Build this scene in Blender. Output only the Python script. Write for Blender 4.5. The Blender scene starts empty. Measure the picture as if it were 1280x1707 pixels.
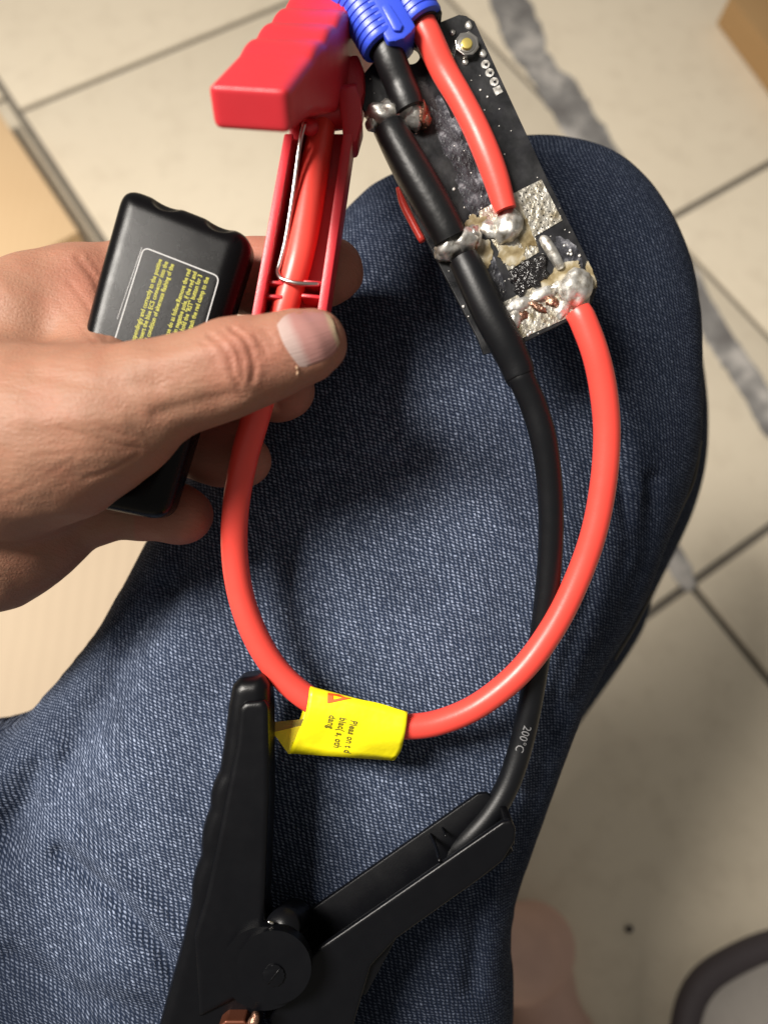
import bpy, bmesh, math, random
import numpy as np
from mathutils import Vector, Matrix, noise
from mathutils.bvhtree import BVHTree
random.seed(4); rng = np.random.default_rng(4)
S = bpy.context.scene
COL = S.collection

# ------------------------------------------------------------------ camera, light, exposure
FPX = 1280.0                                   # focal length in photo pixels
NF = Vector((0.0519, 0.3498, 0.9354)).normalized()   # floor normal seen from the camera (from the tile seams)
ROT = NF.rotation_difference(Vector((0, 0, 1))).to_matrix()
CAM = Vector((0, 0, 0.80))
VX, VY, VZ = ROT @ Vector((1, 0, 0)), ROT @ Vector((0, 1, 0)), ROT @ Vector((0, 0, 1))
RN = np.array(ROT)
cd = bpy.data.cameras.new('camera'); cam = bpy.data.objects.new('camera', cd); COL.objects.link(cam)
cam.matrix_world = Matrix.Translation(CAM) @ ROT.to_4x4()
cd.sensor_width = 36; cd.lens = 36 / (2 * 853.5 / FPX); cd.clip_start = 0.01; cd.clip_end = 50
cd.dof.use_dof = True; cd.dof.focus_distance = 0.252; cd.dof.aperture_fstop = 6.8
S.camera = cam
W = bpy.data.worlds.new('World'); S.world = W; W.use_nodes = True
bg = W.node_tree.nodes['Background']; bg.inputs[0].default_value = (1.0, 0.94, 0.85, 1); bg.inputs[1].default_value = 0.21
ld = bpy.data.lights.new('ceiling_lamp', 'AREA'); ld.shape = 'RECTANGLE'; ld.size = 0.5; ld.size_y = 0.25
ld.energy = 36; ld.color = (1.0, 0.94, 0.86)
lamp = bpy.data.objects.new('ceiling_lamp', ld); COL.objects.link(lamp)
LDIR = (VX * -0.72 + VY * 0.46 + VZ * 1.0).normalized()
FOC = CAM - VZ * 0.27
lamp.location = FOC + LDIR * 1.2
lamp.rotation_euler = LDIR.to_track_quat('Z', 'X').to_euler()
S.view_settings.view_transform = 'Standard'; S.view_settings.look = 'None'
S.view_settings.exposure = 0; S.view_settings.gamma = 1

# ------------------------------------------------------------------ helpers
def P(px, py, d):
    return CAM + ROT @ Vector(((px - 640) * d / FPX, (853.5 - py) * d / FPX, -d))
def C(px, py, d):                               # same point in camera axes
    return np.array([(px - 640) * d / FPX, (853.5 - py) * d / FPX, -d])
def G(px, py, h=0.0):                           # point of the view ray at world height h
    r = ROT @ Vector(((px - 640) / FPX, (853.5 - py) / FPX, -1))
    return CAM + r * ((h - CAM.z) / r.z)
def cam2world(v):
    return v @ RN.T + np.array(CAM)

WLOC = {}
def link(name, me, mat=None, parent=None, smooth=False):
    n = len(me.vertices); co = np.empty(n * 3, 'f'); me.vertices.foreach_get('co', co); co = co.reshape(-1, 3)
    c = Vector(((co.min(0) + co.max(0)) / 2).tolist())
    me.transform(Matrix.Translation(-c))
    o = bpy.data.objects.new(name, me); COL.objects.link(o)
    WLOC[o.name] = c
    if parent is not None:
        o.parent = parent; o.location = c - WLOC[parent.name]
    else: o.location = c
    for m in (mat if isinstance(mat, (list, tuple)) else [mat]):
        if m: me.materials.append(m)
    if smooth is True:
        me.polygons.foreach_set('use_smooth', np.ones(len(me.polygons), bool))
    elif smooth:
        me.polygons.foreach_set('use_smooth', np.ones(len(me.polygons), bool)); me.set_sharp_from_angle(angle=smooth)
    me.update()
    return o
def empty(name, loc):
    o = bpy.data.objects.new(name, None); COL.objects.link(o); o.location = loc; o.empty_display_size = .01
    WLOC[o.name] = Vector(loc); return o
def tag(o, label=None, cat=None, group=None, kind=None):
    if label: o['label'] = label
    if cat: o['category'] = cat
    if group: o['group'] = group
    if kind: o['kind'] = kind
    return o
def mesh_np(v, f):
    me = bpy.data.meshes.new('m'); v = np.asarray(v, 'f'); f = np.asarray(f, 'i'); k = f.shape[1]
    me.vertices.add(len(v)); me.vertices.foreach_set('co', v.ravel())
    me.loops.add(f.size); me.loops.foreach_set('vertex_index', f.ravel())
    me.polygons.add(len(f)); me.polygons.foreach_set('loop_start', np.arange(0, f.size, k, dtype='i'))
    me.update(calc_edges=True); return me
def bm_mesh(bm):
    bmesh.ops.recalc_face_normals(bm, faces=bm.faces)
    me = bpy.data.meshes.new('m'); bm.to_mesh(me); bm.free(); return me

def spline(pts, n=8):
    """Catmull-Rom through tuples of any length."""
    a = np.array(pts, float); out = []
    ext = np.vstack([2 * a[0] - a[1], a, 2 * a[-1] - a[-2]])
    for i in range(1, len(ext) - 2):
        p0, p1, p2, p3 = ext[i - 1:i + 3]
        for t in np.linspace(0, 1, n, endpoint=False):
            out.append(.5 * (2 * p1 + (p2 - p0) * t + (2 * p0 - 5 * p1 + 4 * p2 - p3) * t * t + (3 * p1 - p0 - 3 * p2 + p3) * t ** 3))
    out.append(a[-1]); return np.array(out)
def tube_w(bm, pts, rad, seg=16, caps=True, flat=1.0, round_cap=0):
    pts = [Vector(p) for p in pts]; n = len(pts); rings = []
    nrm = None
    for i in range(n):
        t = (pts[min(i + 1, n - 1)] - pts[max(i - 1, 0)]).normalized()
        if nrm is None:
            nrm = VZ - t * VZ.dot(t)
            if nrm.length < .1: nrm = VX - t * VX.dot(t)
        else: nrm = nrm - t * nrm.dot(t)
        nrm.normalize(); b = t.cross(nrm)
        r = rad[i]
        rings.append([bm.verts.new(pts[i] + nrm * (math.cos(a) * r * flat) + b * (math.sin(a) * r)) for a in (2 * math.pi * k / seg for k in range(seg))])
    for i in range(n - 1):
        for k in range(seg):
            bm.faces.new((rings[i][k], rings[i][(k + 1) % seg], rings[i + 1][(k + 1) % seg], rings[i + 1][k]))
    if caps:
        bm.faces.new(rings[0][::-1]); bm.faces.new(rings[-1])
def tube(ctrl, seg=16, n=8, bm=None, flat=1.0):
    """ctrl: (px, py, depth, radius px)"""
    own = bm is None
    if own: bm = bmesh.new()
    s = spline(ctrl, n)
    tube_w(bm, [P(q[0], q[1], q[2]) for q in s], [q[3] * q[2] / FPX for q in s], seg, flat=flat)
    return bm_mesh(bm) if own else None
def prism(poly, d0, d1, bev=0.0, seg=2, bm=None):
    """outline in photo pixels at depth d0, extruded straight back to depth d1"""
    own = bm is None
    b = bmesh.new()
    f = [b.verts.new(P(x, y, d0)) for x, y in poly]; off = -VZ * (d1 - d0)
    g = [b.verts.new(v.co + off) for v in f]; n = len(f)
    b.faces.new(f); b.faces.new(g[::-1])
    for i in range(n): b.faces.new((f[i], g[i], g[(i + 1) % n], f[(i + 1) % n]))
    bmesh.ops.recalc_face_normals(b, faces=b.faces)
    if bev: bmesh.ops.bevel(b, geom=list(b.edges), offset=bev, segments=seg, affect='EDGES', profile=.5, clamp_overlap=True)
    if own: return bm_mesh(b)
    me = bm_mesh(b); bm.from_mesh(me); bpy.data.meshes.remove(me)
def block(poly3, vec, bev=0.0, seg=2, bm=None):
    b = bmesh.new(); f = [b.verts.new(p) for p in poly3]; g = [b.verts.new(Vector(p) + vec) for p in poly3]; n = len(f)
    b.faces.new(f); b.faces.new(g[::-1])
    for i in range(n): b.faces.new((f[i], g[i], g[(i + 1) % n], f[(i + 1) % n]))
    bmesh.ops.recalc_face_normals(b, faces=b.faces)
    if bev: bmesh.ops.bevel(b, geom=list(b.edges), offset=bev, segments=seg, affect='EDGES', profile=.5, clamp_overlap=True)
    me = bm_mesh(b)
    if bm is None: return me
    bm.from_mesh(me); bpy.data.meshes.remove(me)
def blob(px, py, d, rx, ry, rz, ang=0, amp=.12, freq=2.2, sub=3, bm=None, seed=0, pw=1.0):
    """lumpy ball, radii in photo pixels (rz towards the camera)"""
    own = bm is None
    b = bmesh.new(); bmesh.ops.create_icosphere(b, subdivisions=sub, radius=1)
    k = d / FPX; c, s = math.cos(math.radians(ang)), math.sin(math.radians(ang)); ctr = P(px, py, d)
    for v in b.verts:
        q = v.co.copy(); q *= 1 + amp * noise.noise(q * freq + Vector((seed * 3.1, seed, 7))) + amp * .4 * noise.noise(q * freq * 3 + Vector((seed, 5, 1)))
        x, y = q.x * rx, q.y * ry
        v.co = ctr + (VX * (x * c - y * s) + VY * (x * s + y * c) + VZ * q.z * rz) * k
    me = bm_mesh(b)
    if own: return me
    bm.from_mesh(me); bpy.data.meshes.remove(me)
def disc(px, py, d0, r, depth, seg=40, bev=0, bm=None, ang=0):
    poly = [(px + r * math.cos(ang + 2 * math.pi * k / seg), py + r * math.sin(ang + 2 * math.pi * k / seg)) for k in range(seg)]
    b = bmesh.new(); f = [b.verts.new(P(x, y, d0)) for x, y in poly]
    g = [b.verts.new(v.co - VZ * depth) for v in f]; n = seg
    top = b.faces.new(f); b.faces.new(g[::-1])
    for i in range(n): b.faces.new((f[i], g[i], g[(i + 1) % n], f[(i + 1) % n]))
    if bev: bmesh.ops.bevel(b, geom=list(top.edges), offset=bev, segments=3, affect='EDGES', profile=.5)
    me = bm_mesh(b)
    if bm is None: return me
    bm.from_mesh(me); bpy.data.meshes.remove(me)
def text_mesh(body, px, py, d, ang, size_px, sx=1.0, align='LEFT', depth=0.00004, bold=0.0):
    """flat lettering: ang = direction of the line in the picture, degrees clockwise from right"""
    cu = bpy.data.curves.new('t', 'FONT'); cu.body = body; cu.size = size_px * d / FPX; cu.align_x = align; cu.extrude = depth; cu.offset = bold; cu.resolution_u = 2
    o = bpy.data.objects.new('t', cu); COL.objects.link(o)
    dg = bpy.context.evaluated_depsgraph_get(); me = bpy.data.meshes.new_from_object(o.evaluated_get(dg))
    bpy.data.objects.remove(o); bpy.data.curves.remove(cu)
    a = math.radians(-ang); X = VX * math.cos(a) + VY * math.sin(a); Y = VZ.cross(X); o0 = P(px, py, d)
    for v in me.vertices: v.co = o0 + X * v.co.x * sx + Y * v.co.y + VZ * v.co.z
    me.materials.clear()
    return me
def conform(me, bvh, off):
    for v in me.vertices:
        h = bvh.ray_cast(v.co + VZ * .05, -VZ)
        if h[0] is not None: v.co = h[0] + VZ * off
    return me
def bvh_of(o):
    me = o.data; c = WLOC[o.name]
    return BVHTree.FromPolygons([v.co + c for v in me.vertices], [tuple(p.vertices) for p in me.polygons])

# signed distance fields + surface nets (all in camera axes, metres)
def surface_nets(f, org, h):
    s = f < 0; nx, ny, nz = f.shape
    def cs(a, i, j, k): return a[i:nx - 1 + i, j:ny - 1 + j, k:nz - 1 + k]
    corners = [(i, j, k) for i in (0, 1) for j in (0, 1) for k in (0, 1)]
    cnt = sum(cs(s, *c).astype(np.int8) for c in corners)
    act = (cnt > 0) & (cnt < 8); idx = np.argwhere(act); ids = np.full(act.shape, -1, np.int32); ids[act] = np.arange(len(idx))
    I, J, K = idx.T
    vals = {c: f[I + c[0], J + c[1], K + c[2]] for c in corners}
    acc = np.zeros((len(idx), 3)); num = np.zeros(len(idx))
    for a in corners:
        for ax in range(3):
            if a[ax] == 0:
                b = list(a); b[ax] = 1; b = tuple(b); va, vb = vals[a], vals[b]; m = (va < 0) != (vb < 0)
                t = np.where(m, va / np.where(m, va - vb, 1), 0)
                p = np.tile(np.array(a, float), (len(idx), 1)); p[:, ax] += t
                acc[m] += p[m]; num[m] += 1
    v = (idx + acc / num[:, None]) * h + org
    faces = []
    for ax in range(3):
        sl0 = [slice(None)] * 3; sl1 = [slice(None)] * 3; sl0[ax] = slice(0, -1); sl1[ax] = slice(1, None)
        a, b = s[tuple(sl0)], s[tuple(sl1)]; ch = np.argwhere(a != b)
        u, w = [(1, 2), (2, 0), (0, 1)][ax]
        ch = ch[(ch[:, u] > 0) & (ch[:, w] > 0) & (ch[:, u] < f.shape[u] - 1) & (ch[:, w] < f.shape[w] - 1)]
        inside = a[tuple(ch.T)]
        def cid(du, dw):
            q = ch.copy(); q[:, u] -= du; q[:, w] -= dw; return ids[tuple(q.T)]
        q = np.stack([cid(1, 1), cid(0, 1), cid(0, 0), cid(1, 0)], 1)
        q[~inside] = q[~inside][:, ::-1]; faces.append(q)
    return v, np.vstack(faces)
def smooth_np(v, f, it=2, lam=.5):
    e = np.vstack([f[:, [i, (i + 1) % 4]] for i in range(4)])
    deg = np.bincount(e[:, 0], minlength=len(v)) + np.bincount(e[:, 1], minlength=len(v))
    for _ in range(it):
        acc = np.stack([np.bincount(e[:, 0], v[e[:, 1], k], len(v)) + np.bincount(e[:, 1], v[e[:, 0], k], len(v)) for k in range(3)], 1)
        v = v + lam * (acc / deg[:, None] - v)
    return v
def smin(a, b, k):
    h = np.maximum(k - np.abs(a - b), 0) / k
    return np.minimum(a, b) - h * h * k * .25
class Field:
    def __init__(s, lo, hi, h):
        s.lo = np.array(lo, float); s.h = h; s.n = np.ceil((np.array(hi) - s.lo) / h).astype(int) + 1
        s.f = np.full(s.n, 1.0, 'f'); s.ax = [s.lo[i] + np.arange(s.n[i]) * h for i in range(3)]
    def cone(s, a, b, ra, rb, k=.004, zs=1.0, cut=False):
        """round cone a->b, blended in; zs > 1 flattens it along the view axis; cut=True carves"""
        a = np.array(a); b = np.array(b); m = max(ra, rb) + k * 1.5 + .004
        sl = []
        for i in range(3):
            l = int(max(0, (min(a[i], b[i]) - m - s.lo[i]) // s.h)); u = int(min(s.n[i], (max(a[i], b[i]) + m - s.lo[i]) // s.h + 2))
            if u <= l: return
            sl.append(slice(l, u))
        X = s.ax[0][sl[0]][:, None, None]; Y = s.ax[1][sl[1]][None, :, None]; Z = s.ax[2][sl[2]][None, None, :]
        ab = b - a; L = (ab ** 2).sum() + 1e-12
        t = np.clip(((X - a[0]) * ab[0] + (Y - a[1]) * ab[1] + (Z - a[2]) * ab[2]) / L, 0, 1)
        d = np.sqrt((X - a[0] - t * ab[0]) ** 2 + (Y - a[1] - t * ab[1]) ** 2 + ((Z - a[2] - t * ab[2]) * zs) ** 2) - (ra + (rb - ra) * t)
        sl = tuple(sl); cur = s.f[sl]
        s.f[sl] = (-smin(-cur, d, k) if cut else smin(cur, d, k)).astype('f')
    def chain(s, pts, k=.004, zs=1.0):
        """pts: (px, py, depth, radius px)"""
        q = [(C(x, y, d), r * d / FPX) for x, y, d, r in pts]
        for (a, ra), (b, rb) in zip(q, q[1:]): s.cone(a, b, ra, rb, k, zs)
    def mesh(s, sm=2):
        g = s.f.copy()
        for ax in range(3):
            sl = [slice(None)] * 3; sl[ax] = [0, -1]; g[tuple(sl)] = 1.0
        v, f = surface_nets(g, s.lo, s.h); return smooth_np(v, f, sm), f
def poly_sdf(poly, X, Y):
    v = np.array(poly, float); n = len(v); d = np.full(np.broadcast(X, Y).shape, 1e9); sg = np.ones_like(d)
    for i in range(n):
        a, b = v[i], v[i - 1]; e = b - a; wx, wy = X - a[0], Y - a[1]
        t = np.clip((wx * e[0] + wy * e[1]) / (e @ e + 1e-12), 0, 1)
        d = np.minimum(d, (wx - e[0] * t) ** 2 + (wy - e[1] * t) ** 2)
        c1 = Y >= a[1]; c2 = Y < b[1]; c3 = e[0] * wy > e[1] * wx
        sg = np.where((c1 & c2 & c3) | (~c1 & ~c2 & ~c3), -sg, sg)
    return sg * np.sqrt(d)
def soft_prism(poly, d_front, thick, r, h=.0006, cuts=(), sm=2, tilt=0.0):
    """outline (photo px at d_front) extruded back by thick with every edge rounded by r"""
    pts = [C(x, y, d_front)[:2] for x, y in poly]; A = np.array(pts); zf = -d_front; zm = zf - thick / 2
    F = Field([A[:, 0].min() - 3 * h, A[:, 1].min() - 3 * h, zf - thick - 3 * h], [A[:, 0].max() + 3 * h, A[:, 1].max() + 3 * h, zf + 3 * h], h)
    d2 = (poly_sdf(pts, F.ax[0][:, None], F.ax[1][None, :]) + r)[:, :, None]; dz = (np.abs(F.ax[2] - zm) - (thick / 2 - r))[None, None, :]
    F.f = (np.minimum(np.maximum(d2, dz), 0) + np.sqrt(np.maximum(d2, 0) ** 2 + np.maximum(dz, 0) ** 2) - r).astype('f')
    for a, b, ra, rb, k in cuts: F.cone(a, b, ra, rb, k, cut=True)
    v, f = F.mesh(sm); return mesh_np(cam2world(v), f)

# ------------------------------------------------------------------ materials
class NT:
    def __init__(s, name, **kw):
        s.m = bpy.data.materials.new(name); s.m.use_nodes = True; s.t = s.m.node_tree; s.p = s.t.nodes['Principled BSDF']
        for k, v in kw.items(): s.set(k.replace('_', ' '), v)
    def set(s, k, v):
        i = s.p.inputs[k]
        if hasattr(v, 'is_linked'): s.t.links.new(v, i)
        else: i.default_value = (*v, 1) if isinstance(v, tuple) and len(v) == 3 and i.type == 'RGBA' else v
    def n(s, kind, ins=None, out=0, **at):
        nd = s.t.nodes.new('ShaderNode' + kind)
        for k, v in at.items(): setattr(nd, k, v)
        for k, v in (ins or {}).items():
            if hasattr(v, 'is_linked'): s.t.links.new(v, nd.inputs[k])
            else: nd.inputs[k].default_value = (*v, 1) if isinstance(v, tuple) and len(v) == 3 and nd.inputs[k].type == 'RGBA' else v
        return nd.outputs[out]
    def math(s, op, a, b=0.0, c=0.0): return s.n('Math', {0: a, 1: b, 2: c}, operation=op)
    def coord(s, which='Object'): return s.n('TexCoord', out=which)
    def noise(s, scale, detail=3, rough=.5, vec=None, out=0): return s.n('TexNoise', {'Vector': vec or s.coord(), 'Scale': scale, 'Detail': detail, 'Roughness': rough}, out=out)
    def ramp(s, f, *stops):
        nd = s.t.nodes.new('ShaderNodeValToRGB'); s.t.links.new(f, nd.inputs[0]); e = nd.color_ramp.elements
        while len(e) < len(stops): e.new(1)
        for el, (p, c) in zip(e, stops): el.position = p; el.color = (*c, 1) if isinstance(c, tuple) else (c, c, c, 1)
        return nd.outputs[0]
    def mix(s, f, a, b, blend='MIX'): return s.n('Mix', {0: f, 6: a, 7: b}, out=2, data_type='RGBA', blend_type=blend)
    def bump(s, h, dist, strength=1.0, normal=None):
        i = {'Height': h, 'Distance': dist, 'Strength': strength}
        if normal is not None: i['Normal'] = normal
        return s.n('Bump', i)
def plastic(name, col, rough=.4, bump=.00003, scale=2500, spec=.5, var=.12):
    t = NT(name, Roughness=rough); t.set('Specular IOR Level', spec)
    nz = t.noise(60, 4); c2 = tuple(x * (1 - var) for x in col); t.set('Base Color', t.mix(nz, c2, tuple(min(1, x * (1 + var)) for x in col)))
    r2 = t.noise(180, 3); t.set('Roughness', t.math('MULTIPLY_ADD', r2, .16, rough - .08))
    t.set('Normal', t.bump(t.noise(scale, 2), bump)); return t.m

M = {}
M['red_plastic'] = plastic('red_plastic', (.50, .022, .032), .40, .00006)
M['red_inside'] = M['red_plastic']
M['red_cable'] = plastic('red_silicone', (.80, .068, .050), .36, .00002, 900, .45, .06)
M['black_cable'] = plastic('black_silicone', (.0032, .0036, .0048), .42, .00003, 1200, .35)
M['shrink'] = plastic('black_heat_shrink', (.005, .0055, .0065), .42, .0001, 500, .45)
M['black_plastic'] = plastic('black_plastic', (.0022, .0024, .0034), .34, .00003, 3000, .24)
M['case_plastic'] = plastic('black_case_plastic', (.0026, .0024, .0029), .27, .00002, 3500, .15)
M['blue_plastic'] = plastic('blue_plastic', (.035, .075, .60), .38, .00003)
M['steel'] = NT('steel_wire', **{'Base_Color': (.62, .6, .57), 'Metallic': 1.0, 'Roughness': .28}).m
M['gold'] = NT('brass_button', **{'Base_Color': (.72, .58, .16), 'Metallic': .8, 'Roughness': .35}).m
M['label_line'] = NT('grey_print', **{'Base_Color': (.42, .42, .42), 'Roughness': .6}).m
M['yellow_print'] = NT('yellow_print', **{'Base_Color': (.42, .40, .04), 'Roughness': .6}).m
M['dark_print'] = NT('dark_print', **{'Base_Color': (.16, .13, .012), 'Roughness': .6}).m
M['red_print'] = NT('red_print', **{'Base_Color': (.85, .10, .01), 'Roughness': .5}).m
M['cable_print'] = NT('cable_print', **{'Base_Color': (.16, .16, .165), 'Roughness': .6}).m
M['white_speck'] = NT('pale_solder_speck', **{'Base_Color': (.72, .70, .66), 'Metallic': .3, 'Roughness': .35}).m
M['copper'] = NT('copper_strands', **{'Metallic': 1.0, 'Roughness': .4})
t = M['copper']; t.set('Base Color', t.ramp(t.noise(900, 3), (.3, (.22, .11, .07)), (.7, (.55, .34, .25)))); t.set('Normal', t.bump(t.noise(1500, 3), .0003)); M['copper'] = t.m
t = NT('solder', Metallic=.85, Roughness=.36)
t.set('Base Color', t.ramp(t.noise(350, 4), (.28, (.26, .22, .16)), (.45, (.58, .56, .52)), (.65, (.76, .75, .72))))
t.set('Roughness', t.ramp(t.noise(500, 3), (.3, .34), (.75, .6))); t.set('Normal', t.bump(t.noise(300, 3), .0004)); M['solder'] = t.m
t = NT('tinned_pad', Metallic=.9, Roughness=.42)
t.set('Base Color', t.ramp(t.noise(420, 4), (.28, (.30, .25, .16)), (.5, (.52, .49, .42)), (.8, (.72, .70, .65)))); t.set('Normal', t.bump(t.noise(600, 4), .0005)); M['pad'] = t.m
t = NT('flux_residue', Roughness=.22)
t.set('Base Color', t.ramp(t.noise(230, 4), (.3, (.10, .07, .03)), (.5, (.26, .21, .12)), (.7, (.46, .43, .35)))); t.set('Normal', t.bump(t.noise(300, 3), .0005)); M['flux'] = t.m
t = NT('dull_flux_film', Roughness=.32)
t.set('Base Color', t.ramp(t.noise(210, 6, .62), (.40, (.010, .010, .013)), (.56, (.045, .046, .055)), (.66, (.20, .20, .22)), (.78, (.48, .48, .50)))); t.set('Normal', t.bump(t.noise(700, 4), .0004)); M['film'] = t.m
t = NT('black_solder_mask', Roughness=.3)
t.set('Base Color', t.ramp(t.noise(240, 5), (.35, (.007, .0075, .0085)), (.75, (.016, .016, .019)))); t.set('Roughness', t.ramp(t.noise(160, 4), (.35, .26), (.7, .55)))
t.set('Normal', t.bump(t.noise(400, 3), .0001)); M['board'] = t.m
t = NT('black_resin', Roughness=.15)
t.set('Base Color', (.012, .011, .012)); t.set('Normal', t.bump(t.noise(700, 3), .001)); M['resin'] = t.m
M['tag'] = None
t = NT('yellow_film', Roughness=.38); nz = t.noise(70, 3)
t.set('Base Color', t.mix(nz, (.86, .74, .004), (.92, .82, .012))); t.set('Normal', t.bump(t.noise(90, 3), .0006)); t.set('Subsurface Weight', 0.0); M['tag'] = t.m
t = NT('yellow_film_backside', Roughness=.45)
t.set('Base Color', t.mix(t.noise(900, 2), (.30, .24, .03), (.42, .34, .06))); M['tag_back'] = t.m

# skin
t = NT('skin', Roughness=.5); t.set('Specular IOR Level', .32)
att = t.n('Attribute', out=2, attribute_name='crease'); red = t.n('Attribute', out=2, attribute_name='blush')
a = t.noise(45, 4, .6); b = t.noise(260, 4, .6)
base = t.mix(a, (.232, .122, .078), (.315, .178, .120)); base = t.mix(t.ramp(t.noise(85, 5, .65), (.45, 0.0), (.72, .42)), base, (.30, .115, .075)); base = t.mix(t.math('MULTIPLY', b, .35), base, (.34, .13, .075))
base = t.mix(t.math('MULTIPLY', red, .6), base, (.37, .125, .088)); base = t.mix(t.math('MULTIPLY', att, .38), base, (.24, .085, .05))
t.set('Base Color', base); t.set('Subsurface Weight', .12); t.set('Subsurface Radius', (.9, .35, .2)); t.set('Subsurface Scale', .004)
vor = t.n('TexVoronoi', {'Vector': t.coord(), 'Scale': 900.0}, feature='DISTANCE_TO_EDGE'); fine = t.noise(1400, 3)
lines = t.n('TexNoise', {'Vector': t.n('Mapping', {'Vector': t.coord(), 'Rotation': (0, 0, .35), 'Scale': (1.0, 3.2, 1.0)}), 'Scale': 330.0, 'Detail': 4.0})
nb = t.bump(vor, .00018, .7); nb = t.bump(lines, .00034, .8, nb); t.set('Normal', t.bump(fine, .00016, .7, nb))
t.set('Roughness', t.math('MULTIPLY_ADD', fine, .2, .46)); M['skin'] = t.m
t = NT('finger_nail', Roughness=.28)
u = t.n('SeparateXYZ', {0: t.coord('UV')}, out=0); w = t.n('TexNoise', {'Vector': t.n('Mapping', {'Vector': t.coord('UV'), 'Scale': (1.0, 14.0, 1.0)}), 'Scale': 1.6, 'Detail': 3.0})
un = t.math('ADD', u, t.math('MULTIPLY_ADD', t.n('TexNoise', {'Vector': t.coord('UV'), 'Scale': 3.0}), .10, -.05))
t.set('Base Color', t.mix(t.math('MULTIPLY', w, .16), t.ramp(un, (.0, (.42, .32, .29)), (.18, (.38, .275, .25)), (.32, (.32, .158, .14)), (.82, (.30, .142, .125)), (.89, (.36, .26, .17)), (.97, (.37, .29, .18))), (.42, .26, .25)))
t.set('Normal', t.bump(w, .0002)); M['nail'] = t.m

# denim: twill of single pale weft floats on indigo warp
def denim(name, wash=1.0):
    t = NT(name, Roughness=.85); t.set('Specular IOR Level', .15)
    uv = t.coord('UV'); wob = t.n('TexNoise', {'Vector': uv, 'Scale': 55.0, 'Detail': 3.0}, out=1)
    uvw = t.n('VectorMath', {0: uv, 1: t.n('VectorMath', {0: wob, 'Scale': .0020}, operation='SCALE')}, operation='ADD')
    fine = t.n('TexNoise', {'Vector': uv, 'Scale': 700.0, 'Detail': 2.0}, out=1)
    uvw = t.n('VectorMath', {0: uvw, 1: t.n('VectorMath', {0: fine, 'Scale': .0013}, operation='SCALE')}, operation='ADD')
    x = t.n('SeparateXYZ', {0: uvw}, out=0); y = t.n('SeparateXYZ', {0: uvw}, out=1)
    U = t.math('MULTIPLY', x, 1 / .00165); V = t.math('MULTIPLY', y, 1 / .00125)
    U = t.math('MULTIPLY_ADD', V, .13, U)
    col = t.math('FLOOR', U); fu = t.math('SUBTRACT', t.math('FRACT', U), .5)
    Vs = t.math('ADD', t.math('MULTIPLY_ADD', col, .37, V), t.math('MULTIPLY', fu, .75))
    row = t.math('FLOOR', Vs); fv = t.math('SUBTRACT', t.math('FRACT', Vs), .5)
    r = t.math('SQRT', t.math('ADD', t.math('POWER', t.math('MULTIPLY', fu, 1.10), 2.0), t.math('POWER', t.math('MULTIPLY', fv, 1.25), 2.0)))
    th = t.n('MapRange', {0: r, 1: .12, 2: .55, 3: 1.0, 4: 0.0}, interpolation_type='SMOOTHSTEP')
    rnd = t.n('TexWhiteNoise', {'Vector': t.n('CombineXYZ', {0: col, 1: row})})
    patch = t.n('TexNoise', {'Vector': uv, 'Scale': 26.0, 'Detail': 4.0, 'Roughness': .6})
    slub = t.n('TexNoise', {'Vector': t.n('Mapping', {'Vector': uv, 'Scale': (5.0, 1.0, 1.0)}), 'Scale': 160.0, 'Detail': 3.0})
    amt = t.math('MULTIPLY', th, t.math('MULTIPLY_ADD', rnd, .55, .42))
    fade = t.n('Attribute', out=2, attribute_name='fade')
    k = t.math('MULTIPLY', t.math('MULTIPLY_ADD', patch, .9, .35), t.math('MULTIPLY_ADD', slub, .9, .35))
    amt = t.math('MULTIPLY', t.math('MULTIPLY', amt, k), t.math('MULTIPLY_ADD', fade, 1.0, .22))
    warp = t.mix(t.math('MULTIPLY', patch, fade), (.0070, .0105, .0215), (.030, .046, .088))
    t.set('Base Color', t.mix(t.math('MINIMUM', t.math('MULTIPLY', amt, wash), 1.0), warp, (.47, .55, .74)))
    t.set('Normal', t.bump(th, .0005, .8)); t.set('Specular IOR Level', .05)
    return t.m
M['denim'] = denim('blue_denim')
M['seam'] = plastic('seam_thread', (.10, .09, .075), .8)

# setting
t = NT('floor_tile_glaze', Roughness=.42); g = t.coord('Object')
a = t.noise(3.2, 5, .6, g); b = t.noise(26, 5, .65, g); sp = t.noise(240, 2, .5, g)
c = t.mix(a, (.73, .635, .485), (.81, .72, .57)); c = t.mix(t.ramp(b, (.48, 0.0), (.72, .32)), c, (.53, .445, .33)); c = t.mix(t.ramp(sp, (.70, 0.0), (.8, .35)), c, (.22, .17, .11))
t.set('Base Color', c); t.set('Roughness', t.ramp(b, (.3, .34), (.7, .55))); t.set('Normal', t.bump(a, .001)); M['tile'] = t.m
t = NT('grout', Roughness=.9); t.set('Base Color', t.mix(t.noise(60, 4), (.13, .115, .095), (.24, .215, .18))); M['grout'] = t.m
t = NT('grey_cement', Roughness=.8); nz = t.noise(17, 6, .6)
t.set('Base Color', t.ramp(nz, (.36, (.15, .14, .135)), (.50, (.25, .24, .23)), (.62, (.50, .47, .44)))); t.set('Normal', t.bump(nz, .004)); M['cement'] = t.m
def cardboard(name, c1, c2):
    t = NT(name, Roughness=.8); a = t.noise(9, 4); fl = t.n('TexWave', {'Vector': t.coord('Object'), 'Scale': 28.0, 'Distortion': 1.0, 'Detail': 1.0})
    t.set('Base Color', t.mix(a, c1, c2)); t.set('Normal', t.bump(fl, .0004, .35)); return t.m
M['card'] = cardboard('cardboard', (.64, .44, .245), (.71, .51, .30))
M['card_pale'] = cardboard('pale_cardboard', (.44, .345, .24), (.50, .395, .28))
M['card_brown'] = cardboard('brown_cardboard', (.36, .21, .085), (.42, .26, .115))
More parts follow.
